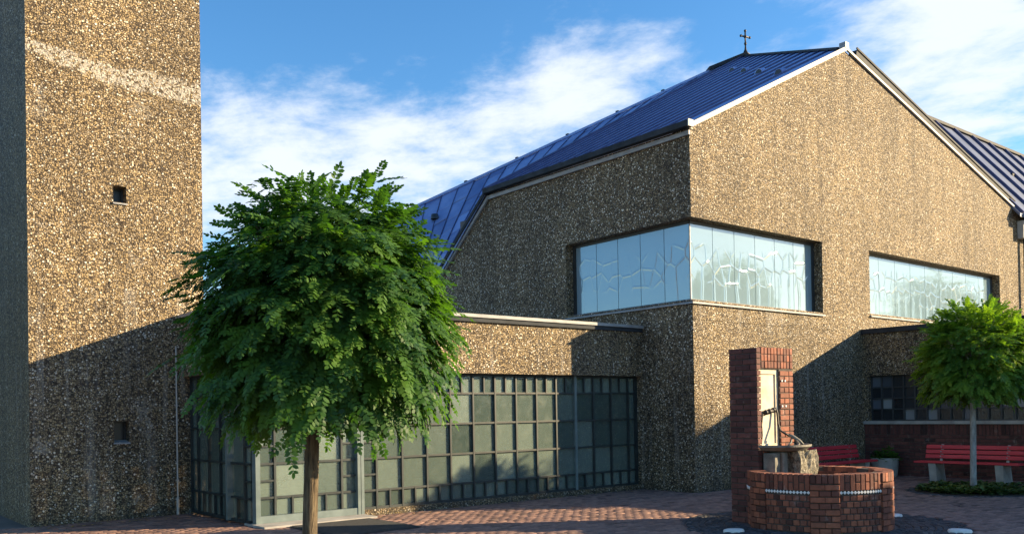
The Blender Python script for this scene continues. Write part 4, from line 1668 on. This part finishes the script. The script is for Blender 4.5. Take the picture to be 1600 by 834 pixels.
def tuft(n, cfun, size, seed, up=0.6):
    rng = random.Random(seed)
    V, F = [], []
    for i in range(n):
        p = Vector(cfun(rng))
        an = rng.uniform(0, 6.283)
        el = rng.uniform(-0.1, 1.0) * up
        d = Vector((math.cos(an) * math.cos(el), math.sin(an) * math.cos(el), math.sin(el)))
        s_ = d.cross(Vector((0, 0, 1))).normalized()
        L_ = size * rng.uniform(0.6, 1.2)
        w = L_ * 0.30
        k = len(V)
        dn = Vector((0, 0, -0.25 * L_))
        V += [p, p + d * L_ * .35 + s_ * w, p + d * L_ * .75 + s_ * w * .8 + dn * .3, p + d * L_ + dn, p + d * L_ * .75 - s_ * w * .8 + dn * .3, p + d * L_ * .35 - s_ * w]
        F += [(k, k + 1, k + 2, k + 3), (k, k + 3, k + 4, k + 5)]
    return np.array([tuple(v) for v in V]), np.array(F)


def pot_pts(rng):
    a, r = rng.uniform(0, 6.283), 0.27 * math.sqrt(rng.random())
    hgt = rng.random() ** 1.5 * 0.24 * (0.5 + noise.noise(Vector((a, r * 5, 0))) + 0.3)
    return (20.25 + math.cos(a) * r * 1.15, 10.82 + math.sin(a) * r * 1.15, 0.41 + max(hgt, 0))


V, F = tuft(520, pot_pts, 0.11, 5, 0.9)
fast_mesh('plant', V, F, 'leaf', pt)
boxpart('soil', 'soil', pt, 20.10, 20.40, 10.67, 10.97, 0.39, 0.412)

# planted bed round the small tree
bed = MB().lathe([(0.001, 0.035), (0.98, 0.03), (1.05, 0.002)], (T2.x, T2.y, 0), 40).build('planting_bed', 'soil')
kind(bed, 'structure')


def bed_pts(rng):
    a, r = rng.uniform(0, 6.283), 0.98 * math.sqrt(rng.random())
    h = 0.03 + 0.13 * (0.6 + 0.7 * noise.noise(Vector((math.cos(a) * r * 3, math.sin(a) * r * 3, 2)))) * rng.random()
    return (T2.x + math.cos(a) * r, T2.y + math.sin(a) * r, h)


V, F = tuft(3600, bed_pts, 0.115, 9, 0.8)
gc = fast_mesh('ground_cover', V, F, 'leaf_cover')
gc['label'] = 'low leafy ground cover in the round bed under the small tree'
gc['category'] = 'ground cover'
kind(gc, 'stuff')

# ---------------------------------------------------------------- doormat
dm = thing('doormat', (6.6, 11.9, 0.016), 'dark rubber doormat on the paving before the foyer door', 'doormat')
boxpart('mat_base', 'mat_rubber', dm, 5.92, 7.32, 11.12, 12.60, 0.022, 0.034)
m = MB()
v = 11.16
while v < 12.58:
    m.box(5.95, 7.29, v, v + 0.028, 0.034, 0.042)
    v += 0.05
m.build('mat_rib', 'mat_rubber', dm)

# ---------------------------------------------------------------- fallen leaves and grit on the paving
def litter(rng):
    if rng.random() < 0.45:
        return (rng.uniform(5.8, 14.2), rng.uniform(12.75, 13.1), 0.02)
    if rng.random() < 0.4:
        return (rng.uniform(3.1, 5.5), rng.uniform(15.2, 15.75), 0.02)
    return (rng.uniform(4, 20), rng.uniform(6, 13), 0.02)


V, F = tuft(420, litter, 0.05, 17, 0.25)
fl = fast_mesh('fallen_leaves', V, F, 'leaf_dry', gnd)
kind(fl, 'stuff')
